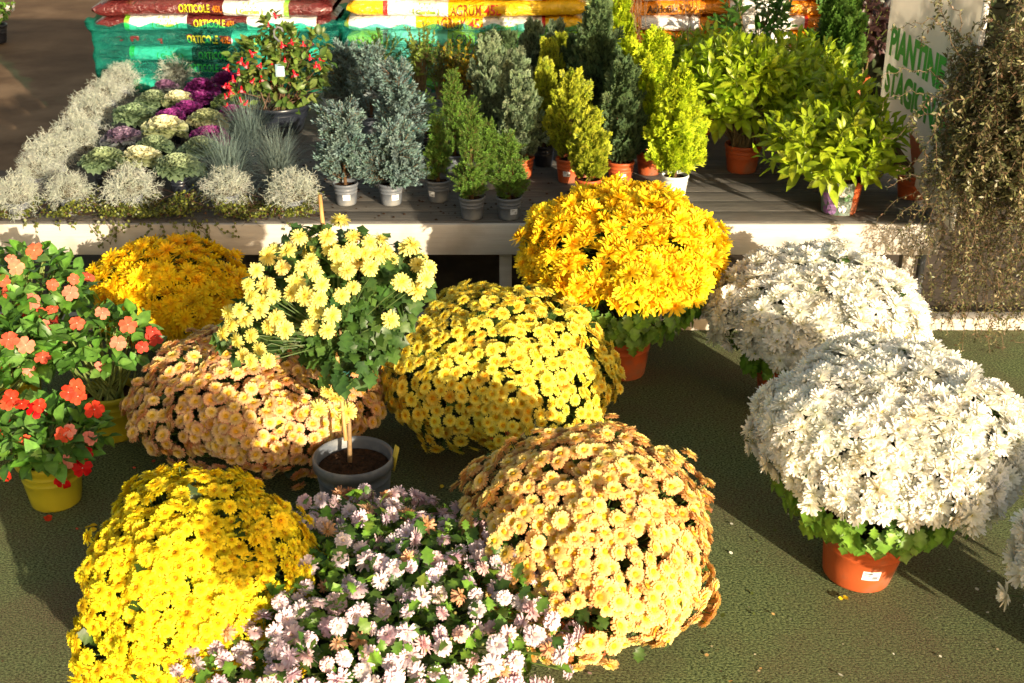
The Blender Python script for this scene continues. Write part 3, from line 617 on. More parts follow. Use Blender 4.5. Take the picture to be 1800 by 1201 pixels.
def prof(shape,t):
    t=np.clip(t,0,1)
    if shape=='cone': return np.minimum(1,(t/.12)+.3)*(1-t)**.75*1.05+.03
    if shape=='loose': return np.minimum(1,(t/.2)+.35)*(1-t**2.2)**.8*.9+.12
    return np.minimum(1,(t/.2)+.6)*(1-np.maximum(0,(t-.15)/.85)**1.9)+.02
def pick_pot(parent,kind,r,h,az=None):
    m={'grey':M_GREYPOT,'terra':M_TERRA,'white':M_WHITEPOT,'black':M_BLACKPOT}[kind]
    p=pot(parent,r,h,m,rim=.005,k=24,taper=.78)
    if az is not None: sticker(p,r,h,R(az),.036,.024,.42,.78)
    return p
def conifer(kind,label,bx,by,topy,wpx,pk='grey',pr=.055,ph=.095,az=None,seed=0,cat='conifer',dens=1.0,name='potted_conifer',lean=0):
    r=np.random.default_rng(seed+500); shape,ss,nn,npl=SHAPE[kind]
    p=atz(bx,by,BZ); z=(p-cC)@cF; Rr=wpx/2*z/FPX*(1.02 if SHAPE[kind][0]=='col' else .84); H=atY(bx,topy,p[1])[2]-BZ
    root=thing(name,label,cat,(p[0],p[1],BZ),'small conifers in pots on the bench')
    pick_pot(root,pk,pr,ph,az)
    z0=ph+.01; Hc=H-z0; big=max(1,Hc/.35); ss=ss*(.85+.25*min(big,1.8)); N_=int(1.3*nn*dens*(.55+.45*big)*(Rr/.085))
    g=G(); tube([(0,0,ph*.8),(0,0,z0+Hc*.5),(lean,0,z0+Hc*.93)],[.009,.006,.002],6,(.16,.09,.045),g)
    for i in range(16):
        t=.05+.8*i/16; az_=i*2.4; w=Rr*prof(shape,np.array(t))*.7; b=np.array([0,0,z0+Hc*t*.9]); e=b+np.array([w*math.cos(az_),w*math.sin(az_),w*.7]); tube([b,e],[.0035,.0015],4,(.15,.09,.045),g,False)
    link('trunk',g.mesh('trunk',True),M_STEM,root)
    npl=int(npl*(.7+.5*big)); T0=r.uniform(-.12,.84,npl) if shape!='col' else np.linspace(-.16,.82,npl); A=np.arange(npl)*2.4+r.normal(size=npl)*.3
    dt={'col':.30,'cone':.13,'loose':.2}[shape]; base=[];tip=[];rad=[]
    for i in range(npl):
        t0=max(T0[i],-.02); t1=min(1,T0[i]+dt*r.uniform(.6,1.2)); w0=Rr*prof(shape,t0)*.25; w1=Rr*prof(shape,(t0+t1)/2)*r.uniform(.72,1.08)
        if shape=='loose': w1*=r.uniform(.8,1.15)
        base.append((w0*math.cos(A[i]),w0*math.sin(A[i]),z0+Hc*t0)); tip.append((w1*math.cos(A[i])+lean*t1,w1*math.sin(A[i]),z0+Hc*t1*.97)); rad.append(Rr*{'col':.17,'cone':.26,'loose':.27}[shape]*(1-.45*t0))
    base.append((0,0,z0+Hc*.6)); tip.append((lean,0,z0+Hc*.985)); rad.append(Rr*.22)
    base.append((0,0,z0)); tip.append((0,0,z0+Hc*.7)); rad.append(Rr*.6)
    base=np.array(base);tip=np.array(tip);rad=np.array(rad)
    wgt=rad*np.linalg.norm(tip-base,axis=1)+1e-4; k=r.choice(len(base),N_,p=wgt/wgt.sum()); s=r.uniform(.05,1,N_); ax=norm(tip-base)[k]
    ra=norm(np.cross(ax,r.normal(size=(N_,3)))); P=base[k]+(tip-base)[k]*s[:,None]+ra*(rad[k]*np.sqrt(1-s*.85)*.85)[:,None]
    out=norm(P*np.array([1,1,0])+1e-6); D=norm(ax*.75+ra*(.55 if shape!='col' else .38)+out*.35+np.array([0,0,{'col':.85,'cone':.35,'loose':.0}[shape]])+r.normal(size=(N_,3))*.18)
    M=frames(D,scale=ss*.88*r.uniform(.6,1.25,N_)*np.where(r.uniform(size=N_)<.05,1.6,1)); tint=vary(r,N_,.13,.04); kk=r.integers(0,3,N_)
    g=G(); 
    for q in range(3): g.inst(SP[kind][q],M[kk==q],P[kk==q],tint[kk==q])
    link('foliage',g.mesh('foliage'),M_NEEDLE,root); return root
C_=conifer
C_('blue','blue grey juniper with nodding tips, leftmost conifer of the front row',609,358,190,92,az=-80,seed=1)
C_('blue','blue grey juniper in the front row, in a grey pot right of the leftmost one',688,358,225,96,az=-62,seed=2)
C_('blue','tall bushy blue grey juniper behind the second front one',706,290,118,84,seed=3)
C_('blue','slim blue grey juniper with a pointed top, behind and left of the tall bushy one',655,235,86,50,seed=4)
C_('blue','small dim blue grey juniper beside the fuchsia, in front of the film wrapped sacks',612,205,88,62,seed=5)
C_('spruce','small dark green dwarf spruce whose grey pot carries a sticker on its left side',771,352,212,50,az=-125,seed=6)
C_('spruce','green dwarf spruce standing furthest forward, at the bench edge',830,383,178,70,seed=7)
C_('spruce','squat green dwarf spruce at the bench edge, half hidden by the golden flowers',895,383,236,74,az=-65,seed=8)
C_('spruce','upright dwarf spruce behind the small dark one',800,305,126,66,seed=9)
C_('spruce','dwarf spruce seen between the forward one and the grey green cypress',858,330,215,56,'grey',seed=10)
C_('grey','slender grey green cypress standing furthest left of its row, before the yellow sacks',862,262,62,62,'black',.055,.1,seed=11)
C_('grey','grey green cypress nearest the viewer, rising behind the squat dwarf spruce',916,312,132,74,'terra',.06,.1,seed=12)
C_('grey','grey green cypress standing behind the nearest one',905,255,96,62,'black',.055,.1,seed=13)
C_('grey','grey green cypress at the back, left of the tall dark one',935,212,42,66,'black',.055,.1,seed=14)
C_('grey','rearmost grey green cypress whose tip crosses the yellow sacks',976,205,48,56,'black',.055,.1,seed=15)
C_('gold','yellow tipped cypress at the back, its point between the grey green ones',964,240,72,52,'black',.055,.1,seed=16)
C_('gold','dull gold cypress in the shade of the tall dark one',985,215,62,50,'black',.055,.1,seed=27)
C_('gold','broad golden green cypress in the middle, in an orange pot with a sticker',1000,318,132,78,'terra',.062,.11,az=-105,seed=17)
C_('gold','small golden green cypress right behind the golden chrysanthemum',1034,352,198,72,'terra',.06,.1,seed=18)
C_('gold','narrow golden cypress left of the broad golden green one',955,290,110,50,'black',.055,.1,seed=26)
C_('dark','tall dark blue green cypress reaching the top of the picture',1045,262,6,86,'black',.07,.12,seed=19)
C_('dark','dark blue green cypress in an orange pot, in front of the tall one',1090,322,112,78,'terra',.062,.105,az=-85,seed=20)
C_('lime','slender lime yellow cypress whose tip leaves the top of the picture',1086,240,-18,48,'black',.06,.1,seed=21)
C_('lime','tall lime yellow cypress behind the small one',1140,305,62,84,'terra',.062,.11,seed=22)
C_('lime','small bright lime cypress in a pale grey pot at the right end of the conifers',1184,345,138,88,'white',.062,.10,az=-100,seed=23)
C_('thuja','tall dark green conifer behind the broad leaved shrubs',1455,215,-60,84,'terra',.08,.13,seed=24)

C_('dark','dark cypress wedged between the grey green ones before the yellow sacks',893,222,60,60,'black',.055,.1,seed=31)
C_('dark','dark cypress left of the tallest one, its tip below the sack printing',1008,232,70,62,'black',.055,.1,seed=32)
C_('dark','dark cypress just behind the slender lime yellow one',1072,225,48,62,'black',.055,.1,seed=33)
C_('spruce','shaded dwarf spruce between the bushy juniper and the upright spruce',748,262,170,54,'black',.055,.09,seed=34)
# ---- leafy shrubs
def whorl(c,seed,nl=9,tp=LANCE,sz=.10):
    """upright leafy shoot tip along +Z, ~ .12 high"""
    r=np.random.default_rng(seed); g=G(); tube([(0,0,-.08),(0,0,.05)],[.003,.002],5,(.20,.26,.05),g,False)
    for i in range(nl):
        t=i/(nl-1); az=i*2.4+r.normal()*.2; el=R(8+62*t)+r.normal()*.12; s=sz*(1-.45*t)*r.uniform(.8,1.15)
        d=np.array([math.cos(az)*math.cos(el),math.sin(az)*math.cos(el),math.sin(el)]); y=np.array([-math.sin(az),math.cos(az),0]); zz=np.cross(d,y)
        T=tp[r.integers(0,len(tp))]; M=np.stack([d,y,zz],-1)[None]*s; g.inst(T,M,np.array([[0,0,-.06+.11*t]]),(np.array(c)*r.uniform(.8,1.15))[None])
    return g.arr()
def shrub(label,bx,by,cx,cy,wpx,hpx,seed,pk='terra',pr=.085,ph=.13,c=(.31,.42,.02),nl=46,sz=.103,tp=LANCE,kind='broadleaf_shrub',cat='shrub',group='leafy shrubs in pots on the bench',bz=BZ,dens=.0):
    r=np.random.default_rng(seed+900); p=atz(bx,by,bz); z=(p-cC)@cF; rx=wpx/2*z/FPX; hz=hpx/2*z/FPX
    c0=atY(cx,cy,p[1])-np.array([p[0],p[1],bz])
    root=thing(kind,label,cat,(p[0],p[1],bz),group)
    po=pick_pot(root,pk,pr,ph) if pk else None
    tps=[whorl(c,seed*7+i,tp=tp,sz=sz) for i in range(4)]
    dv=norm(r.normal(size=(nl,3))); dv[:,2]=np.where(dv[:,2]<-.35,-dv[:,2],dv[:,2]); P=c0+dv*np.array([rx,rx*.9,hz])*(r.uniform(.35,1,(nl,1))**.45)
    D=norm(dv*.75+np.array([.1,-.12,.75])+r.normal(size=(nl,3))*.25); g=G(); k=r.integers(0,4,nl); M=frames(D,scale=r.uniform(.8,1.15,nl)); ti=vary(r,nl,.12,.05)
    for q in range(4): g.inst(tps[q],M[k==q],P[k==q],ti[k==q])
    link('foliage',g.mesh('foliage'),M_GLOW,root)
    g=G()
    for i in range(0,nl):
        b=np.array([r.normal()*pr*.3,r.normal()*pr*.3,ph*.8]); q=P[i]-D[i]*.06; m_=b*.5+q*.5-np.array([0,0,.0])+np.array([0,0,.03]); tube([b,m_,q],[.005,.004,.003],5,(.20,.15,.07),g,False)
    link('stems',g.mesh('stems',True),M_STEM,root); return root,po
shrub('lime green leafy shrub at the back left, beside the tall lime cypress',1225,235,1215,125,150,120,1,nl=75)
shrub('lime green leafy shrub whose dark orange pot stands in the shade on the planks',1303,300,1295,165,210,170,2,nl=160)
shrub('lime green leafy shrub at the back, in front of the dark tall conifer',1395,245,1395,150,200,140,3,nl=100)
s_,po=shrub('lime green leafy shrub at the bench edge, purple flowers pictured on its pot',1474,372,1465,265,235,120,4,nl=125,pr=.088,ph=.145)
# printed flower sleeve on the pot
g=G(); r_,h_=.088,.145; V=[];n=14
for i in range(n+1):
    a=R(-185)+R(118)*i/n
    for z_,e in ((.004,.003),(h_*.55,.003),(h_*1.02,.006)):
        rr=(r_*.78+(r_*.95-r_*.78)*z_/(h_*.86))+e; V.append((rr*math.cos(a),rr*math.sin(a),z_))
g.add(V,[(3*i+j,3*i+3+j,3*i+4+j,3*i+1+j) for i in range(n) for j in range(2)])
slv=link('printed_sleeve',g.mesh('printed_sleeve',True),surf('sleeve_paper',(.05,.10,.05),(.35,.42,.38),14,.3,.5),po)
g=G(); rr_=np.random.default_rng(5)
def onp(a,z_,e=.0075): 
    q=(r_*.78+(r_*.95-r_*.78)*z_/(h_*.86))+e*.6; return np.array([q*math.cos(a),q*math.sin(a),z_])
def pflower(a0,z0,s,c,c2):
    for k in range(5):
        t=k*1.2566+rr_.uniform(0,.6); pts=[onp(a0+.0,z0,.0085+k*.0003)]
        for u in (-.55,-.2,.2,.55): pts.append(onp(a0+s*math.cos(t+u)/r_,z0+s*math.sin(t+u),.0085+k*.0003))
        g.add(pts,None,[(0,1,2),(0,2,3),(0,3,4)],np.array([c2]+[c]*4))
for a0,z0,s,c in ((R(-100),.115,.028,(.80,.80,.82)),(R(-140),.070,.030,(.42,.20,.55)),(R(-128),.030,.024,(.46,.25,.58)),(R(-160),.105,.022,(.30,.08,.38)),(R(-95),.035,.018,(.75,.72,.78)),(R(-85),.085,.016,(.12,.28,.10)),(R(-112),.055,.013,(.85,.83,.85)),(R(-150),.022,.018,(.25,.08,.33))):
    pflower(a0,z0,s,c,np.array(c)*.75+.1)
link('printed_flowers',g.mesh('printed_flowers'),veg('print',0,.3,.5,.05),slv)
shrub('lime green leafy shrub at the right end, before the sign, in an orange pot',1602,346,1492,222,110,160,5,nl=52,pr=.075,ph=.11)
shrub('lime green leafy shrub crowded between the three others, its pot out of sight',1405,300,1392,205,165,130,15,'black',nl=100)
shrub('dark leafy shrub with long shoots behind the lime green ones',1330,175,1325,45,120,120,6,nl=26,c=(.06,.17,.02))
shrub('small boxwood like shrub with light green tips, in front of the yellow sacks',740,185,742,105,62,110,7,'grey',.06,.09,(.20,.27,.05),34,.034,OVATE)
shrub('dark shrub with upright shoots standing before the film of the yellow sacks',668,190,668,100,70,70,8,'grey',.06,.09,(.05,.12,.02),18,.05,LANCE)
shrub('yellow edged variegated shrub in the shade in front of the yellow sacks',815,200,812,130,80,100,9,'grey',.06,.09,(.36,.24,.01),42,.036,OVATE)
shrub('dull brownish green shrub between the boxwood and the variegated one',778,200,780,128,60,80,10,'grey',.06,.09,(.10,.10,.03),34,.034,OVATE)
shrub('variegated cream leaved shrub at the top, behind the tall dark cypress',1030,190,1055,18,55,60,11,'grey',.06,.09,(.42,.46,.2),22,.035,OVATE)
shrub('dark purple leaved shrub at the back right in deep shade',1500,170,1500,60,110,150,12,'terra',.08,.12,(.06,.03,.03),40,.08,OVATE)

# ---- silver cushion bushes
def wire_tpl(seed,col0=(.43,.47,.40),col1=(.64,.68,.59)):
    r=np.random.default_rng(seed); g=G()
    def walk(b,d,l,n,rad,dep):
        pts=[b];d=d.copy()
        for i in range(n): d=norm(d+r.normal(size=3)*.38+np.array([0,0,.05])); pts.append(pts[-1]+d*l/n)
        c=np.array(col0)*(1-dep*.4)+np.array(col1)*dep*.4; tube(pts,np.linspace(rad,rad*.6,n+1),3,c,g,False)
        if dep<2:
            for k in range(4 if dep==0 else 3):
                i=1+int((n-1)*(k+.6)/4); walk(pts[min(i,n)],norm(d+r.normal(size=3)*.75),l*.42,4,rad*.8,dep+1)
    walk(np.zeros(3),np.array([0,0,1.]),1,7,.0098,0); return g.arr()
WIRE=[wire_tpl(i) for i in range(6)]
def cushion(label,px,py,rpx=44,seed=0):
    r=np.random.default_rng(seed+70); p=atz(px,py,BZ+.115); z=(p-cC)@cF; Rr=rpx*z/FPX*r.uniform(.85,1.14)
    root=thing('silver_cushion_bush',label,'silver bush',(p[0],p[1],BZ),'silver wiry cushion bushes on the bench')
    pick_pot(root,'grey',.05,.07)
    n=170; D=norm(r.normal(size=(n,3))+np.array([0,0,.55])); D[:,2]=np.where(D[:,2]<-.3,-D[:,2],D[:,2]); P=np.zeros((n,3))+np.array([0,0,.075])+D*.012
    g=G(); M=frames(norm(D),scale=Rr*r.uniform(.75,1.12,n)*np.where(D[:,2]>.7,1.05,1)); k=r.integers(0,6,n); ti=vary(r,n,.08,.02)
    for q in range(6): g.inst(WIRE[q],M[k==q],P[k==q],ti[k==q])
    lathe([(.001,.05),(Rr*.42,.07),(Rr*.5,.1),(Rr*.3,.13),(.001,.14)],10,(.09,.085,.06),g)
    link('branches',g.mesh('branches'),M_NEEDLE,root)
cu=[(28,335,'at the front left corner of the bench'),(122,328,'second from the left in the front row'),(228,322,'third from the left in the front row, before the cabbages'),(398,322,'in the front row before the blue grass'),(514,330,'darker and tangled, rightmost of the front row'),
 (62,292,'in the slanting row, just behind the front left corner'),(98,258,'in the slanting row, left of the frilly grey green cabbages'),(75,268,'at the outer left edge of the slanting row, near the corner'),(130,222,'in the middle of the slanting row'),(160,190,'in the slanting row, left of the mauve cabbage'),(185,160,'in the slanting row, left of the grey green cabbages'),(212,135,'in the slanting row, left of the teal wrapped sacks'),(240,118,'at the far end of the slanting row'),(148,245,'on the inner side of the slanting row, its middle'),(312,122,'alone at the back, in front of the teal film')]
for i,(x,y,t) in enumerate(cu): cushion('silver wiry cushion bush '+t,x,y,46 if y>300 else 40 if y>180 else 36,i)

# ---- ornamental cabbages
def cabbage(label,px,py,rpx,outer,inner,seed,frill=.1,flat=.5):
    r=np.random.default_rng(seed+300); p=atz(px,py,BZ+.15); z=(p-cC)@cF; Rr=rpx*z/FPX
    root=thing('ornamental_cabbage',label,'cabbage',(p[0],p[1],BZ),'ornamental cabbages on the bench')
    pick_pot(root,'black',.05,.09)
    g=G(); nl=46
    for i in range(nl):
        t=i/(nl-1); az=i*2.4+r.normal()*.15; L=Rr*(1.10-.62*t)*r.uniform(.9,1.1); el=R(-4+88*t**1.1)+r.normal()*.1; wd=L*.92
        cc=np.array(outer)*(1-np.clip((t-.22)/.18,0,1))+np.array(inner)*np.clip((t-.22)/.18,0,1); cc=cc*r.uniform(.85,1.1); nu,nv=6,12; V=[];C=[]
        ph=r.uniform(0,6.28)
        for u in range(nu):
            s=u/(nu-1); hw=wd*math.sin(min(1,s*.9+.12)*2.2)**.8*.62
            for v in range(nv):
                q=(v/(nv-1)-.5)*2; ed=max(abs(q),s)**3
                x=L*s*(1-.22*q*q); y=hw*q; zz=.25*L*q*q*s+frill*L*ed*math.sin(q*13+ph+s*6)+r.normal()*L*.012
                cup=(.5*t-.30)*s*s*L
                V.append((x,y,zz+cup)); C.append(cc*(1.0 if abs(q)>.18 else 1.18))
        V=np.array(V); d=np.array([math.cos(az)*math.cos(el),math.sin(az)*math.cos(el),math.sin(el)]); y=np.array([-math.sin(az),math.cos(az),0]); zz=np.cross(d,y)
        W=V@np.stack([d,y,zz],0); W[:,2]*=.62; W=W*1.28+np.array([0,0,.115+.03*t]); g.add(W,[(a*nv+b,(a+1)*nv+b,(a+1)*nv+b+1,a*nv+b+1) for a in range(nu-1) for b in range(nv-1)],None,np.array(C))
    link('leaves',g.mesh('leaves',True),M_LEAF,root)
GR=(.27,.38,.21); CR=(.84,.82,.54); PU=(.26,.03,.20); PG=(.20,.20,.20); YG=(.45,.50,.26)
cb=[(313,168,26,YG,CR,'cream white cabbage furthest back','a'),(289,216,33,YG,CR,'cream white cabbage in the middle over a black pot','b'),(247,268,33,YG,CR,'cream white cabbage nearest the front','c'),(362,202,29,(.40,.38,.20),YG,'yellowish green cabbage right of the purple ones','d'),
 (352,146,24,PU,PU,'bright purple cabbage at the back, left of the fuchsia','e'),(352,166,22,(.22,.03,.18),PU,'frilled purple cabbage below the rearmost purple one','f'),(330,186,26,PU,(.30,.04,.24),'purple cabbage between the two cream ones','g'),(298,200,26,PU,(.32,.05,.26),'purple cabbage peeping out behind the middle cream one','h'),(368,232,30,PU,(.30,.04,.22),'purple cabbage nearest the blue grass','i'),(396,132,22,(.20,.03,.16),PU,'purple cabbage half behind the fuchsia leaves','j'),(408,192,22,(.20,.03,.16),PU,'dark purple cabbage under the fuchsia','k'),
 (236,194,33,GR,GR,'grey green cabbage beside the slanting silver row','l'),(268,168,26,GR,(.30,.38,.22),'grey green cabbage left of the rearmost cream one','m'),(180,272,34,GR,(.30,.38,.20),'tall frilly grey green cabbage at the left front','n'),(312,284,36,GR,(.34,.42,.24),'large grey green cabbage right of the front cream one','o'),(270,246,26,GR,(.28,.36,.2),'grey green cabbage behind the front cream one','p'),(352,250,28,GR,(.3,.38,.22),'grey green cabbage below the purple one, near the blue grass','q'),(215,235,31,(.17,.19,.19),(.25,.17,.26),'mauve grey cabbage beside the slanting silver row','r'),(290,146,20,(.17,.19,.17),(.28,.14,.26),'small mauve cabbage at the back beside the lone silver bush','s'),(398,172,24,(.16,.22,.06),(.2,.28,.1),'olive green cabbage half under the fuchsia','t')]
for i,(x,y,rp,o_,i_,t,_) in enumerate(cb): cabbage(t,x,y,rp,o_,i_,i,.13 if i not in(0,1,2) else .10)

# ---- blue grass tufts
def fescue(label,px,py,L,n,pk,seed,pr=.05,col=(.15,.21,.19)):
    r=np.random.default_rng(seed+800); p=atz(px,py,BZ+.08); root=thing('blue_grass_tuft',label,'grass tuft',(p[0],p[1],BZ),'blue grass tufts on the bench')
    pick_pot(root,pk,pr,.08); g=G()
    for i in range(n):
        az=r.uniform(0,6.28); th=abs(r.normal())*.55+.15; l=L*r.uniform(.7,1.1); d=np.array([math.cos(az)*math.sin(th),math.sin(az)*math.sin(th),math.cos(th)]); q=np.array([r.normal()*pr*.35,r.normal()*pr*.35,.075]); V=[];s=np.array([-math.sin(az),math.cos(az),0])
        for j in range(5):
            w_=.0013*(1-.8*j/4); V+=[q-s*w_,q+s*w_]; q=q+d*l/4; d=norm(d+np.array([0,0,-.10-.14*th*(j+1)])+np.array([math.cos(az),math.sin(az),0])*.06)
        g.add(V,[(2*j,2*j+2,2*j+3,2*j+1) for j in range(4)],None,np.array(col)*r.uniform(.6,1.35))
    link('blades',g.mesh('blades'),M_NEEDLE,root)
fescue('blue grey grass tuft in front of the black fuchsia pot',440,258,.26,700,'black',1)
fescue('blue grey grass tuft behind the silver bush of the front row',402,318,.25,700,'black',2)
fescue('blue grey grass tuft behind the dark silver bush',490,312,.25,600,'black',3,col=(.15,.20,.18))
fescue('small pale grass tuft in a white pot beside the fuchsia',582,170,.16,380,'white',4,.055,(.30,.34,.30))

# ---- fuchsia
def fuchsia():
    r=np.random.default_rng(61); p=atz(492,232,BZ); X,Y=p[0],p[1]
    root=thing('potted_fuchsia','fuchsia with hanging red flowers in a wide black pot at the back of the bench','fuchsia',(X,Y,BZ))
    pot(root,.165,.15,M_BLACKPOT,rim=.012,taper=.7)
    cl=[(482,105,.155,.17),(445,110,.12,.11),(540,115,.12,.13),(478,50,.045,.09),(520,160,.15,.09),(440,160,.09,.08),(560,75,.05,.06),(500,80,.08,.1)]
    P=[];N2=[]
    for x,y,ra,hz in cl:
        c=atY(x,y,Y)-np.array([X,Y,BZ]); k=int(9000*ra*hz); dv=norm(r.normal(size=(k,3))); P.append(c+dv*np.array([ra,ra*.9,hz])*r.uniform(.4,1,(k,1))**.6); N2.append(dv)
    P=np.concatenate(P);N2=norm(np.concatenate(N2)+np.array([0,0,.2]))
    def extra(g):
        for i in range(45):
            q=P[r.integers(0,len(P))]; b=np.array([r.normal()*.04,r.normal()*.04,.12]); tube([b,(b+q)/2+np.array([0,0,.02]),q],[.004,.003,.002],5,(.16,.09,.05),g,False)
    foliage(root,P,N2,(1,1),.052,[(.09,.15,.03),(.13,.20,.04),(.06,.11,.02),(.16,.20,.05)],r,tpls=OVATE,extra=extra,jit=.7,name='foliage')
    g=G(); lathe([(.02,.9),(.10,.8),(.12,.5),(.16,.42)],6,(.70,.01,.03),g)
    for k in range(4):
        a=k*1.57; pt=leaf_tpl([.04,.13,.15,.02],.6,.1,-.1,mid=(.75,.012,.04),edge=(.72,.012,.03)); V=pt[0]; V=np.stack([V[:,0]*math.cos(a)-V[:,1]*math.sin(a),V[:,0]*math.sin(a)+V[:,1]*math.cos(a),.42+V[:,2]-V[:,0]*.3],-1); g.add(V,pt[1],None,pt[3])
    lathe([(.12,.42),(.18,.25),(.20,.12),(.1,.14)],8,(.70,.25,.30),g)
    T=g.arr(); me=make_mesh('flower',*T); me.materials.append(M_PETAL)
    fl=[(430,115),(422,108),(497,78),(512,72),(533,76),(462,138),(480,140),(424,158),(396,118),(392,150),(400,148),(418,128),(556,112),(560,115),(500,105),(425,175),(470,42),(487,26),(455,112),(445,92),(398,185),(398,168),(405,160),(430,180),(520,130),(545,100),(478,112),(440,140),(410,140),(565,105)]
    for x,y in fl:
        q=atY(x,y,Y-.12+r.normal()*.03)-np.array([X,Y,BZ]); o=bpy.data.objects.new('flower',me); col.objects.link(o); o.parent=root
        M=frames(norm(np.array([[r.normal()*.3,r.normal()*.3-.1,1]])),scale=.042*r.uniform(.8,1.15))[0]; o.matrix_local=Matrix(np.block([[M,(q-np.array([0,0,.02]))[:,None]],[np.zeros((1,3)),np.ones((1,1))]]).tolist())
    g=G(); c=[atY(x,y,Y-.10)-np.array([X,Y,BZ]) for x,y in ((492,74),(482,64),(481,54),(488,47),(495,50),(497,56))]; tube(c,[.006]*6,6,(1,1,1),g); link('pot_hook',g.mesh('pot_hook',True),M_GREYPOT,root)
    q=atY(492,124,Y-.15)-np.array([X,Y,BZ]); g=G(); boxg(g,(-.022,-.001,-.03),(.022,.001,.03)); o=link('plant_tag',g.mesh('plant_tag'),surf('blue_tag',(.25,.5,.62),(.55,.7,.76),14,.35),root,tuple(q)); o.rotation_euler=(R(-15),0,R(8))
fuchsia()

# ---- wire vine creeping along the front of the bench
g=G(); r=np.random.default_rng(91); n=13000; x0=BXL; x1=atz(562,385,BZ)[0]
lf=leaf_tpl([.1,.42,.42,.1],1,.15,-.1); xs=r.uniform(x0,x1,n); yy=BF+.005+r.beta(1.1,2.6,n)*.34; hh=.01+.055*(.5+.5*np.sin(xs*9+2)*np.cos(xs*23))*(r.uniform(size=n)); zz=BZ+.004+hh*np.clip(1.25-(yy-BF)*1.0,.5,1.3)
msk=(np.sin(xs*11)+np.sin(xs*27+1)+r.normal(size=n)*.8)>-.5
P=np.stack([xs,yy,zz],-1)[msk]; m_=len(P); cols=np.array([(.13,.15,.02),(.07,.09,.015),(.20,.22,.04),(.08,.04,.02),(.04,.05,.015)])[r.choice(5,m_,p=[.3,.3,.15,.1,.15])]
g.inst(lf,frames(norm(r.normal(size=(m_,3))*.6+np.array([0,-.4,.7])),scale=r.uniform(.007,.013,m_)),P,cols)
for i in range(170):   # thin dark runners
    a=P[r.integers(0,m_)]; pts=[a]; d=norm(np.array([r.normal(),r.normal()*.3,.2*r.normal()]))
    for j in range(6): d=norm(d+r.normal(size=3)*.4*np.array([1,.5,.4])); q=pts[-1]+d*.025; q[2]=max(q[2],BZ+.004); q[1]=max(q[1],BF-.012); pts.append(q)
    tube(pts,.0011,3,(.07,.035,.02),g,False)
for i in range(46):    # strands hanging over the board
    hx=r.choice([60,150,175,200,225,245,268,300,318,335,352,368,395,440,500,120])+r.normal()*7; a=atz(hx,388,BZ+.02); a[1]=BF-.005; pts=[a,a+np.array([r.normal()*.01,-.034,.0])]; d=norm(np.array([r.normal()*.6,0,-.8])); L=r.uniform(.02,.15) if 140<hx<390 else r.uniform(.02,.06); n=max(3,int(L/.012))
    for j in range(n): 
        d=norm(d+np.array([r.normal()*.45,0,-.12+r.normal()*.2])); q=pts[-1]+d*.012; q[1]=BF-.034-abs(r.normal())*.006; pts.append(q)
        if r.uniform()<.6: g.inst(lf,frames(norm(np.array([[r.normal()*.4,-1,.3+r.normal()*.3]])),scale=r.uniform(.009,.015)),q[None],np.array([[.13,.15,.03]])*r.uniform(.6,1.3))
    tube(pts,.0010,3,(.10,.07,.03),g,False)
o=link('creeping_vine',g.mesh('creeping_vine'),M_LEAF); o['kind']='stuff'; o['label']='tiny leaved wire vine creeping along the front edge of the bench'; o['category']='vine'
# loose potting litter on the planks
g=G(); n=350; xs=r.uniform(-1.1,.3,n); yy=r.uniform(BF+.02,BF+1.0,n); s=r.uniform(.002,.006,n); T=(np.array([(-1,-1,0),(1,-1,0),(1,1,0),(-1,1,0),(0,0,1.)]),np.zeros((0,4),int),np.array([(0,1,4),(1,2,4),(2,3,4),(3,0,4)]),np.ones((5,3))*.05)
g.inst(T,frames(np.tile([0,0,1.],(n,1)),scale=s),np.stack([xs,yy,np.full(n,BZ+.0005)],-1)); o=link('soil_crumbs',g.mesh('soil_crumbs'),M_SOIL); o['kind']='stuff'
# ------------------------------------------------------------ sacks on pallets behind the bench
def bagmat(name,rough=.22):
    m,t,out=mat(name); a=N(t,'ShaderNodeVertexColor',layer_name='Col'); tc=N(t,'ShaderNodeTexCoord'); oi=N(t,'ShaderNodeObjectInfo')
    p=N(t,'ShaderNodeBsdfPrincipled'); inp(p,'Roughness',rough); inp(p,'Specular IOR Level',.6); t.links.new(a.outputs[0],p.inputs['Base Color'])
    mp=N(t,'ShaderNodeMapping'); inp(mp,'Scale',(1,1,1.6)); t.links.new(tc.outputs['Object'],mp.inputs[0]); t.links.new(oi.outputs['Location'],mp.inputs['Location'])
    nz=N(t,'ShaderNodeTexNoise'); inp(nz,'Scale',16); inp(nz,'Detail',5); inp(nz,'Distortion',1.2); t.links.new(mp.outputs[0],nz.inputs[0])
    b=N(t,'ShaderNodeBump'); inp(b,'Strength',.9); inp(b,'Distance',.03); t.links.new(nz.outputs[0],b.inputs['Height']); t.links.new(b.outputs[0],p.inputs['Normal'])
    t.links.new(p.outputs[0],out.inputs[0]); return m
M_BAG=bagmat('printed_sack')
def textmesh(s,size,sx=1.0,bold=0.0,shear=0):
    c=bpy.data.curves.new('text','FONT'); c.body=s; c.size=size; c.align_x='CENTER'; c.align_y='CENTER'; c.offset=bold; c.shear=shear; c.fill_mode='FRONT'; c.resolution_u=4
    o=bpy.data.objects.new('text',c); col.objects.link(o); dg=bpy.context.evaluated_depsgraph_get(); me=bpy.data.meshes.new_from_object(o.evaluated_get(dg)); bpy.data.objects.remove(o); bpy.data.curves.remove(c)
    V=np.zeros(len(me.vertices)*3,np.float32); me.vertices.foreach_get('co',V); V=V.reshape(-1,3).astype(float); F=[tuple(p.vertices) for p in me.polygons]; bpy.data.meshes.remove(me); V[:,0]*=sx; return V,F
INKS={}
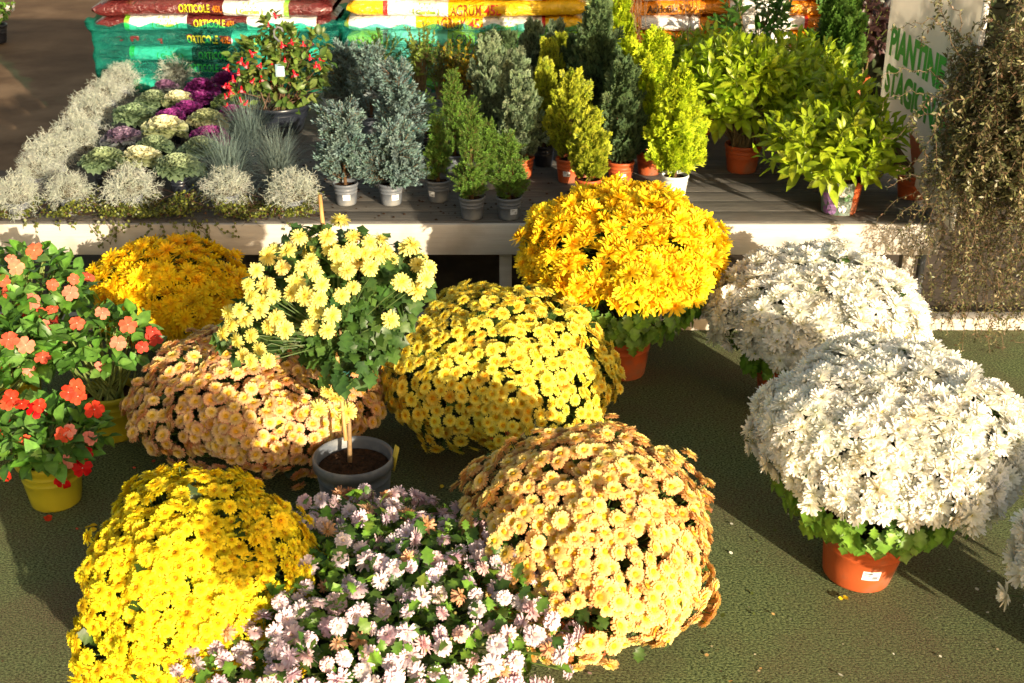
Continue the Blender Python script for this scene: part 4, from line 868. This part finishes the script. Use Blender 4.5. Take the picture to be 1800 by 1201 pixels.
def ink(c):
    if c not in INKS: INKS[c]=surf('ink_%d'%len(INKS),c,tuple(x*.92 for x in c),20,.35,.5)
    return INKS[c]
SX,SY,SZ=1.38,.56,.094
def bag_section(x,k=22,r=None):
    e=min(1,max(0,(1-abs(x)/(SX/2)))/.10)**.5; hz=SZ/2*(.35+.65*e); hy=SY/2*(.93+.07*e); pts=[]
    for j in range(k):
        a=2*np.pi*j/k-np.pi/2; c,s=math.cos(a),math.sin(a); pts.append((math.copysign(abs(s)**.35,s)*hy,math.copysign(abs(c)**.62,c)*hz))
    return pts
def front_y(z): 
    q=min(1,abs(z)/(SZ/2)); c=q**(1/.62); s=math.sqrt(max(0,1-c*c)); return -(s**.35)*SY/2
def sack(label,X0,Yf,zc,panels,texts,rowseed,group):
    r=np.random.default_rng(rowseed); root=thing('compost_sack',label,'sack',(X0+SX/2+r.normal()*.012,Yf+SY/2+r.normal()*.008,zc),group)
    bs=[p[0] for p in panels[1:]]; xs=np.unique(np.round(np.concatenate([np.linspace(0,1,44)]+[[b-.0006,b+.0006] for b in bs]),5)); k=22; V=[];C=[]
    ph=r.uniform(0,6.28,5)
    for u in xs:
        x=(u-.5)*SX; c=[p[1] for p in panels if u>=p[0]-1e-6][-1]
        for j,(y,z) in enumerate(bag_section(x,k)):
            w_=.006*math.sin(x*14+ph[0]+z*30)+.004*math.sin(x*37+ph[1])+.004*math.sin(x*60+ph[2]+z*80); sag=.006*math.sin(x*5+ph[3])
            V.append((x,y+w_*.8*(1 if y<0 else -1),z+sag)); C.append(c)
    n=len(xs); Q=[(i*k+j,i*k+(j+1)%k,(i+1)*k+(j+1)%k,(i+1)*k+j) for i in range(n-1) for j in range(k)]
    g=G(); g.add(V,Q,None,np.array(C)); 
    for i0 in (0,n-1): pass
    o=link('sack_body',g.mesh('sack_body',True),M_BAG,root)
    for (s,u,zz,size,sx,c,bold) in texts:
        W,F=textmesh(s,size,sx,bold); x0=(u-.5)*SX; out_=[]
        for v in W:
            x=v[0]+x0; z=v[1]+zz; w_=.006*math.sin(x*14+ph[0]+z*30)+.004*math.sin(x*37+ph[1])+.004*math.sin(x*60+ph[2]+z*80); out_.append((x,front_y(z)+w_*.8-.006,z+.006*math.sin(x*5+ph[3])))
        me=bpy.data.meshes.new('printed_text'); me.from_pydata(out_,[],F); link('printed_text',me,ink(c),root)
    return root
def logo(u,c=(.35,.50,.04)): return [('Garden',u,-.008,.036,1.0,c,.001),('( . . . . . . )',u,-.004,.040,1.0,c,.001),("' , ' , ' ,",u,.026,.03,1.0,c,.001)]
BR=(.11,.018,.018);WH=(.78,.77,.74);LG=(.25,.62,.05);YE=(.85,.50,.01);RD=(.62,.03,.02);OR=(.72,.24,.01);GYE=(.55,.62,.02);BK=(.03,.03,.03);GW=(.6,.62,.6)
YL=(.62,.66,.02); TO=(.75,.22,.01)
PA=[[(0,BR),(.13,LG),(.15,WH),(.39,BR),(.64,WH),(.93,BR)],[(0,BR),(.55,WH),(.80,LG),(.82,BR)],[(0,BR),(.13,LG),(.15,WH),(.40,BR),(.64,WH),(.93,BR)]]
TA=[[('ORTICOLE',.485,0,.060,.62,YL,.0012),('45L',.575,0,.05,.75,TO,.0012)]+logo(.30),[('ORTICOLE',.43,0,.060,.62,YL,.0012),('45L',.525,0,.05,.75,TO,.0012)]+logo(.66)]
PB=[[(0,YE),(.02,WH),(.30,YE),(.58,WH),(.825,RD),(.84,YE)],[(0,YE),(.15,RD),(.17,WH),(.42,YE)],[(0,YE),(.58,WH),(.825,RD),(.84,YE)]]
TB=[[('AGRUMI',.45,0,.085,.60,(.25,.05,.01),.0008),('45L',.555,0,.08,.8,(.68,.04,.02),.0015)]+logo(.67),[('AGRUMI',.50,0,.085,.60,(.25,.05,.01),.0008),('45L',.605,0,.08,.8,(.68,.04,.02),.0015)]+logo(.33)]
PC=[[(0,OR),(.18,WH),(.42,OR),(.60,WH),(.86,RD),(.875,OR)],[(0,WH),(.10,OR),(.35,OR),(.55,WH),(.80,OR)]]
TC=[[('Acidofile',.50,0,.06,.8,(.06,.03,.01),.0008)],[('Acidofile',.27,0,.06,.8,(.06,.03,.01),.0008)]]
YF=7.15; ZB=.44; RH=.0855
def pallet(label,X0,zb):
    g0=thing('pallet',label,'pallet',(X0+SX/2,YF+.30,zb),'pallets under the sacks'); M=surf('pallet_wood',(.18,.12,.07),(.28,.20,.12),9,.85,.2,.3,30)
    for y in (-.28,-.14,0,.14,.28):
        g=G(); boxg(g,(-.62,y-.05,.122),(.62,y+.05,.144)); link('deck_board',g.mesh('deck_board'),M,g0)
    for x in (-.55,0,.55):
        g=G(); boxg(g,(x-.05,-.33,0.0),(x+.05,.33,.120)); link('runner',g.mesh('runner'),M,g0)
ordn=['lowest','second','third','fourth','fifth','sixth','seventh','eighth','ninth']
for si,(X0,P_,T_,desc,grp) in enumerate(((-2.40,PA,TA,'dark red compost sack with white panels','dark red sacks behind the bench'),(-.955,PB,TB,'yellow compost sack with red stripes','yellow sacks behind the bench'),(.49,PC,TC,'orange and white sack without film','orange sacks behind the bench'))):
    nm=('left','middle','right')[si]
    for k in range(3): pallet(f'{("bottom","middle","top")[k]} wooden pallet under the {nm} stack of sacks',X0,-.012+k*.146+.001)
    for k in range(9):
        fl=(k+si)%2; q=k%2
        where='wrapped in teal film, ' if si<2 and k<4 else 'above the teal film, ' if si<2 else ''
        sack(f'{desc}, {where}{ordn[k]} layer of its stack',X0,YF,ZB+SZ/2+RH*k,P_[q],T_[q],si*50+k,grp)
# teal stretch film round the lower layers
def film(label,X0,ztop,den,seed):
    m,t,out=mat('teal_film'); tc=N(t,'ShaderNodeTexCoord'); mp=N(t,'ShaderNodeMapping'); inp(mp,'Scale',(1.2,1,6)); t.links.new(tc.outputs['Object'],mp.inputs[0])
    nz=N(t,'ShaderNodeTexNoise'); inp(nz,'Scale',5); inp(nz,'Detail',6); inp(nz,'Distortion',.6); t.links.new(mp.outputs[0],nz.inputs[0])
    b=N(t,'ShaderNodeBump'); inp(b,'Strength',.8); inp(b,'Distance',.03); t.links.new(nz.outputs[0],b.inputs['Height'])
    p=N(t,'ShaderNodeBsdfPrincipled'); inp(p,'Base Color',(.03,.42,.34,1)); inp(p,'Roughness',.18); inp(p,'Specular IOR Level',.7); t.links.new(b.outputs[0],p.inputs['Normal'])
    tr=N(t,'ShaderNodeBsdfTransparent'); inp(tr,0,(.20,.74,.62,1) if den<.21 else (.42,.88,.80,1))
    mr=N(t,'ShaderNodeMapRange'); inp(mr,1,.35); inp(mr,2,.7); inp(mr,3,den*.5); inp(mr,4,min(1,den*1.5)); t.links.new(nz.outputs[0],mr.inputs[0])
    ms=N(t,'ShaderNodeMixShader'); t.links.new(mr.outputs[0],ms.inputs[0]); t.links.new(tr.outputs[0],ms.inputs[1]); t.links.new(p.outputs[0],ms.inputs[2]); t.links.new(ms.outputs[0],out.inputs[0])
    r=np.random.default_rng(seed); root=None; g=G(); xa,xb,ya,yb=X0-.022,X0+SX+.022,YF-.022,YF+SY+.022
    path=[(xa+(xb-xa)*i/60,ya) for i in range(61)]+[(xb,ya+(yb-ya)*i/16) for i in range(1,17)]+[(xb-(xb-xa)*i/30,yb) for i in range(1,31)]+[(xa,yb-(yb-ya)*i/16) for i in range(1,16)]
    nv=26; V=[]; cx,cy=(xa+xb)/2,(ya+yb)/2; npth=len(path)
    for j in range(nv):
        t_=j/(nv-1)
        for i,(x,y) in enumerate(path):
            edge=min(abs(x-xa),abs(x-xb)); fl=max(0,t_-.88)/.12*.03*(1 if edge<.08 else 0.15)
            z=.30+(ztop-.30+.012*math.sin(i*.9)+.02*(edge<.06))*1.0*t_
            layer=.006*math.sin((z-ZB)/RH*2*np.pi-np.pi/2); o_=.004*math.sin(i*.7+j*.9)+.003*math.sin(i*1.9-j*.4)+layer*.8+fl
            d=np.array([x-cx,(y-cy)*2.2]); d=d/np.linalg.norm(d); V.append((x+d[0]*o_,y+d[1]*o_,z))
    g.add(V,[(j*npth+i,j*npth+(i+1)%npth,(j+1)*npth+(i+1)%npth,(j+1)*npth+i) for j in range(nv-1) for i in range(npth)])
    o=link('stretch_film',g.mesh('stretch_film',True),m); o['label']=label; o['category']='plastic film'
film('teal plastic film wrapped round the dark red sacks of the left stack',-2.40,.835,.20,3)
film('thin clear teal film wrapped round the yellow sacks of the middle stack',-.955,.83,.215,4)

# ------------------------------------------------------------ sign
SXP=1.72
def yz(px,py): q=atX(px,py,SXP); return (q[1],q[2])
pl=[(5.72,1.75),yz(1540,240),yz(1612,333),(4.56,.50),(4.56,1.75)]
sg=thing('price_board_sign','pale plastic sign reading PIANTINE STAGIONALI in green, standing at the right end of the bench','sign',(SXP,4.56,0))
M_SIGN=veg('sign_plastic',.5,.35,.5,.05,9)
g=G(); loc=lambda y,z,dx=0: (dx,y-4.56,z); V=[loc(y,z,0) for y,z in pl]+[loc(y,z,.008) for y,z in pl]; n=5
me=bpy.data.meshes.new('panel'); me.from_pydata(V,[],[tuple(range(n)),tuple(range(2*n-1,n-1,-1))]+[(i,n+i,n+(i+1)%n,(i+1)%n) for i in range(n)])
a=me.color_attributes.new('Col','FLOAT_COLOR','POINT'); a.data.foreach_set('color',np.tile([.86,.83,.77,1.],2*n).astype(np.float32)); link('panel',me,M_SIGN,sg)
g=G(); boxg(g,(-.006,-.016,.50),(.014,-.003,1.75)); link('edge_strip',g.mesh('post'),surf('white_metal',(.68,.66,.62),(.75,.73,.70),8,.4,.5),sg)
g=G(); boxg(g,(.010,.30,-.005),(.035,.325,1.70)); link('post',g.mesh('post'),M_GREYPOT,sg)
def signtext(s,ytl,ztl,ybr,h,c):
    W,F=textmesh(s,1.0,1.0,.05); x0,x1=W[:,0].min(),W[:,0].max(); z0,z1=W[:,1].min(),W[:,1].max()
    u=(W[:,0]-x0)/(x1-x0); v=(W[:,1]-z0)/(z1-z0); Y_=ytl+(ybr-ytl)*u; Z=ztl-h+h*v
    me=bpy.data.meshes.new('lettering'); me.from_pydata([(-.0025,y-4.56,z) for y,z in zip(Y_,Z)],[],F); link('lettering',me,ink(c),sg)
a=atX(1570,42,SXP); b=atX(1562,95,SXP); print('sign',a,b,atX(1657,105,SXP),atX(1657,155,SXP))
signtext('PIANTINE',a[1],a[2],a[1]-.76,a[2]-b[2],(.02,.38,.05))
a=atX(1563,110,SXP); b=atX(1556,160,SXP)
signtext('STAGIONALI',a[1]+.02,a[2],a[1]-.92,a[2]-b[2],(.02,.36,.045))
tri=[yz(1599,231),yz(1625,262),yz(1604,294)]; me=bpy.data.meshes.new('arrow_mark'); me.from_pydata([(-.0025,y-4.56,z) for y,z in tri],[],[(0,1,2)]); link('arrow_mark',me,ink((.60,.13,.03)),sg)

# ------------------------------------------------------------ trailing plant on a stand, right
def trailing():
    r=np.random.default_rng(17); X,Y=1.965,4.50; ZP=1.10
    root=thing('trailing_plant','grey olive trailing plant with long wiry stems spilling from a hanging pot at the right','trailing plant',(X,Y,0))
    pot(root,.12,.20,M_TERRA,z0=ZP-.20)
    g=G()
    for k in range(3):
        a=k*2.094+.4; tube([(.115*math.cos(a),.115*math.sin(a),ZP-.01),(0,0,ZP+.62)],.0016,4,(1,1,1),g)
    tube([(0,0,ZP+.615),(0,0,ZP+.99)],.0022,4,(1,1,1),g); link('hanger',g.mesh('hanger'),M_BLACKPOT,root)
    g=G(); tube([(.75,.25,-.01),(.75,.25,2.12)],.02,10,(1,1,1),g); tube([(.75,.25,2.10),(-.02,-.006,2.10)],.012,8,(1,1,1),g); link('bracket',g.mesh('bracket'),surf('dark_iron',(.05,.05,.05),(.08,.08,.075),8,.5,.5),root)
    gs=G(); P=[];D=[];S=[]
    nst=1050
    for i in range(nst):
        az=r.uniform(0,2*np.pi); kind=r.uniform(); 
        b=np.array([math.cos(az)*.08*r.uniform(),math.sin(az)*.08*r.uniform(),ZP+.0]); d=norm(np.array([math.cos(az)*.8,math.sin(az)*.8,r.uniform(-.1,1.3)]))
        L=r.uniform(.3,.85) if kind<.81 else r.uniform(1.0,1.7); n=int(L/.030); pts=[b]; gfac=r.uniform(.10,.30)
        for j in range(n):
            d=norm(d+np.array([0,0,-gfac])+r.normal(size=3)*.42); q=pts[-1]+d*.030
            rad=math.hypot(q[0],q[1]); 
            if rad>.27: d[:2]*=.4
            if q[2]<.12: break
            pts.append(q)
        pts=np.array(pts); 
        if len(pts)<4: continue
        tube(pts,np.linspace(.0022,.0009,len(pts)),3,(.17,.11,.065),gs,False)
        low=pts[:,2]<.62
        for j in range(2,len(pts)):
            dens=1 if pts[j,2]>.65 else .7
            for s in (0.0,.33,.66):
                if r.uniform()>dens: continue
                q=pts[j]*(1-s)+pts[j-1]*s; t=norm(pts[j]-pts[j-1]); sd=norm(np.cross(t,r.normal(size=3)))
                for sg_ in (1,-1): P.append(q); D.append(norm(sd*sg_+t*.6)); S.append(r.uniform(.015,.030)*(1.0 if pts[j,2]>.7 else .7))
    # long wiry stems reaching left over the sign
    for (y0,px_,py_) in ((110,1565,52),(175,1548,150),(215,1552,190),(250,1545,250),(60,1645,5),(300,1580,300),(330,1560,330),(380,1545,410),(420,1620,640),(300,1540,395),(400,1580,380),(330,1600,450),(420,1690,690),(400,1740,700),(380,1780,700),(350,1560,320)):
        a=atY(1700,y0,Y-.05)-np.array([X,Y,0]); e=atY(px_,py_,Y+.02+r.normal()*.05)-np.array([X,Y,0]); n=20; w=np.cumsum(r.normal(size=(n+1,3))*.008,0); t=np.linspace(0,1,n+1)[:,None]; w-=t*w[-1]
        pts=a*(1-t)+e*t+w+np.array([0,0,1])*(.07*np.sin(np.pi*t)); tube(pts,np.linspace(.0022,.001,n+1),4,(.17,.12,.07),gs,False)
        for j in range(1,n+1):
            tt=norm(pts[j]-pts[j-1]); sd=norm(np.cross(tt,r.normal(size=3)))
            for sg_ in (1,-1): P.append(pts[j]); D.append(norm(sd*sg_+tt*.6)); S.append(r.uniform(.011,.018))
            if r.uniform()<.4: P.append(pts[j]); D.append(norm(r.normal(size=3))); S.append(.012)
    P=np.array(P);D=np.array(D);S=np.array(S); n=len(P); up=norm(r.normal(size=(n,3))+np.array([0,0,1.])); Z=norm(up-D*(up*D).sum(1,keepdims=True)); M=np.stack([D,np.cross(Z,D),Z],-1)*S[:,None,None]
    T=(np.array([(0,0,0),(.5,-.2,.06),(1,0,0),(.5,.2,.06),(.5,0,0)]),np.array([(0,1,4,3)]),np.array([(1,2,4),(4,2,3)]),np.ones((5,3)))
    cols=np.array([(.15,.16,.06),(.11,.11,.045),(.20,.18,.085),(.33,.30,.16),(.19,.12,.07)])[r.choice(5,n,p=[.3,.3,.2,.1,.1])]*vary(r,n,.15,.04)
    print('trail leaves',n)
    gl=G(); gl.inst(T,M,P,cols); link('leaves',gl.mesh('leaves'),M_LEAF,root); link('stems',gs.mesh('stems'),M_STEM,root)
trailing()

# ------------------------------------------------------------ odds and ends behind
def twigs():
    r=np.random.default_rng(23); p=atY(1165,-60,6.0); root=thing('hanging_plant','bare thin brown stems dangling from above in front of the orange sacks','hanging plant',tuple(p)); g=G()
    for i in range(26):
        x=r.choice([1112,1128,1150,1185,1195,1205,1215,1240])+r.normal()*5; a=atY(x,-60,6.0)-p; e=atY(x+r.normal()*8,r.uniform(20,80),6.0)-p; n=8; t=np.linspace(0,1,n)[:,None]; pts=a*(1-t)+e*t+r.normal(size=(n,3))*.006; tube(pts,.0013,3,(.30,.19,.11),g,False)
    link('stems',g.mesh('stems'),M_STEM,root); g=G(); lathe([(.001,0),(.12,0),(.15,.12),(.001,.125)],20,(1,1,1),g,(.05,0,0)); link('pot',g.mesh('pot'),M_TERRA,root)
    g=G(); tube([(.05,0,.12),(.05,0,1.2)],.003,4,(1,1,1),g); link('wire',g.mesh('wire'),M_GREYPOT,root)
twigs()
fr=thing('metal_frame','dark metal frame with an upright post and slanting brace behind the shrubs at the right','frame',(2.2,7.9,0)); M_POST=surf('grey_metal',(.28,.27,.25),(.34,.33,.31),8,.5,.5); M_DK=surf('dark_metal',(.02,.02,.022),(.035,.033,.03),8,.5,.4)
def seg(name,a,b,w_,m,par): g=G(); tube([a,b],w_,8,(1,1,1),g); o=link(name,g.mesh(name),m,par)
q=atY(1518,60,7.9); seg('post',(q[0]-2.2,0,-.01),(q[0]-2.2,0,2.6),.018,M_POST,fr); q2=atY(1505,60,7.9); seg('post',(q2[0]-2.2,.05,-.01),(q2[0]-2.2,.05,2.6),.025,M_DK,fr)
a=atY(1490,110,7.9);b=atY(1580,-30,7.9); seg('brace',(a[0]-2.2,-.03,a[2]),(b[0]-2.2,-.03,b[2]),.022,M_DK,fr)
# dark hedge-like mass of nursery stock behind everything on the right
def backdrop(label,x0,x1,y,h,seed,c):
    r=np.random.default_rng(seed); root=thing('shrub_row',label,'shrubs',((x0+x1)/2,y,0)); n=int((x1-x0)*h*420); P=np.stack([r.uniform((x0-x1)/2,(x1-x0)/2,n),r.normal(size=n)*.12,r.uniform(0,h,n)],-1); g=G(); kk=r.integers(0,3,n); M=frames(norm(r.normal(size=(n,3))+np.array([0,-.6,.5])),scale=r.uniform(.05,.10,n)); ti=np.array(c)*vary(r,n,.3,.08)
    for q in range(3): g.inst(OVATE[q],M[kk==q],P[kk==q],ti[kk==q])
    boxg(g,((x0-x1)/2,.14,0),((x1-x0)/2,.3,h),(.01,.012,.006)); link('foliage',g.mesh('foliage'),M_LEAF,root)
backdrop('dark row of nursery plants in the shade behind the sacks at the right',1.0,5.2,8.7,2.3,5,(.035,.05,.02))
# plant with white flowers at the far left edge
def whitefl():
    r=np.random.default_rng(5); p=atz(-5,75,0); root=thing('white_flowering_plant','small white flowered plant on the ground at the top left corner','plant',(p[0],p[1],0)); pot(root,.11,.16,M_BLACKPOT)
    n=260; dv=norm(r.normal(size=(n,3))); P=np.array([0,0,.32])+dv*np.array([.17,.17,.15])*r.uniform(.5,1,(n,1)); foliage(root,P,dv,(1,1),.05,LITE,r,tpls=OVATE,ctr=np.zeros(3),jit=.6)
    T=ringflower([(5,.05,.9,.6,5,5,(.82,.82,.78),(.86,.86,.84),.1)],(.15,.1,(.7,.6,.1),(.7,.6,.1)),3); me=make_mesh('flower',*T); me.materials.append(M_PETAL)
    for i in range(26):
        d=norm(r.normal(size=3)+np.array([0,-.4,.5])); q=np.array([0,0,.32])+d*np.array([.19,.19,.17]); M=frames(d[None],scale=.03)[0]; o=bpy.data.objects.new('flower',me); col.objects.link(o); o.parent=root; o.matrix_local=Matrix(np.block([[M,q[:,None]],[np.zeros((1,3)),np.ones((1,1))]]).tolist())
whitefl()
# fallen petals and blossoms on the carpet
r=np.random.default_rng(44); pet=leaf_tpl([.1,.5,.5,.1],1,.1,.1)
for (x,y,c,s,lb) in ((90,916,(.6,.05,.02),.02,'red fallen petal in front of the lime pot at the lower left'),(1483,1056,(.8,.6,.03),.014,'yellow fallen petal in front of the orange pot'),(163,929,(.75,.5,.02),.02,'orange yellow fallen blossom near the lower left dome'),(1068,1048,(.7,.2,.05),.012,'tiny orange fallen petal'),(1245,902,(.6,.25,.15),.014,'pinkish fallen petal on the lit carpet beside the apricot globe')):
    if x==1068: continue
    g=G(); 
    for k in range(4): g.inst(pet,frames(norm(np.array([[r.normal()*.3,r.normal()*.3,1]])),scale=s),np.array([[r.normal()*.004,r.normal()*.004,.004+.002*k]]),np.array([c])*r.uniform(.8,1.1))
    o=link('fallen_petal',g.mesh('fallen_petal'),M_PETAL,None,tuple(atz(x,y,.002))); o['label']=lb; o['category']='petal'; o['group']='fallen petals on the carpet'
g=G(); n=500; X_=r.uniform(-2,2.2,n); Y_=r.uniform(1.6,4.6,n); T=(np.array([(-1,-1,0),(1,-.8,0),(.8,1,0),(-1,.7,.5)]),np.array([(0,1,2,3)]),np.zeros((0,3),int),np.ones((4,3)))
cc=np.array([(.35,.28,.18),(.12,.07,.03),(.5,.45,.3)])[r.integers(0,3,n)]; g.inst(T,frames(np.tile([0,0,1.],(n,1)),scale=r.uniform(.0012,.0035,n)),np.stack([X_,Y_,np.full(n,.0025)],-1),cc); o=link('carpet_litter',g.mesh('carpet_litter'),M_STEM); o['kind']='stuff'

g=G(); r=np.random.default_rng(46); n=150; ang=r.integers(0,6,n); cs=[(-.79,2.5,.45,(.75,.6,.02)),(.19,2.7,.45,(.7,.45,.2)),(1.05,3.0,.5,(.8,.78,.7)),(-.04,3.8,.5,(.78,.62,.05)),(-1.46,3.4,.35,(.6,.1,.06)),(-.3,2.4,.5,(.7,.55,.58))]
for i in range(n):
    x,y,s,c=cs[ang[i]]; a=r.uniform(0,6.28); d=s*r.uniform(.6,1.25); leafy=r.uniform()<.3
    g.inst(pet,frames(norm(np.array([[r.normal()*.4,r.normal()*.4,1]])),scale=r.uniform(.006,.014)),np.array([[x+math.cos(a)*d,y+math.sin(a)*d*.9,.004]]),np.array([(.10,.13,.03) if leafy else c])*r.uniform(.6,1.05))
o=link('petal_litter',g.mesh('petal_litter'),M_PETAL); o['kind']='stuff'
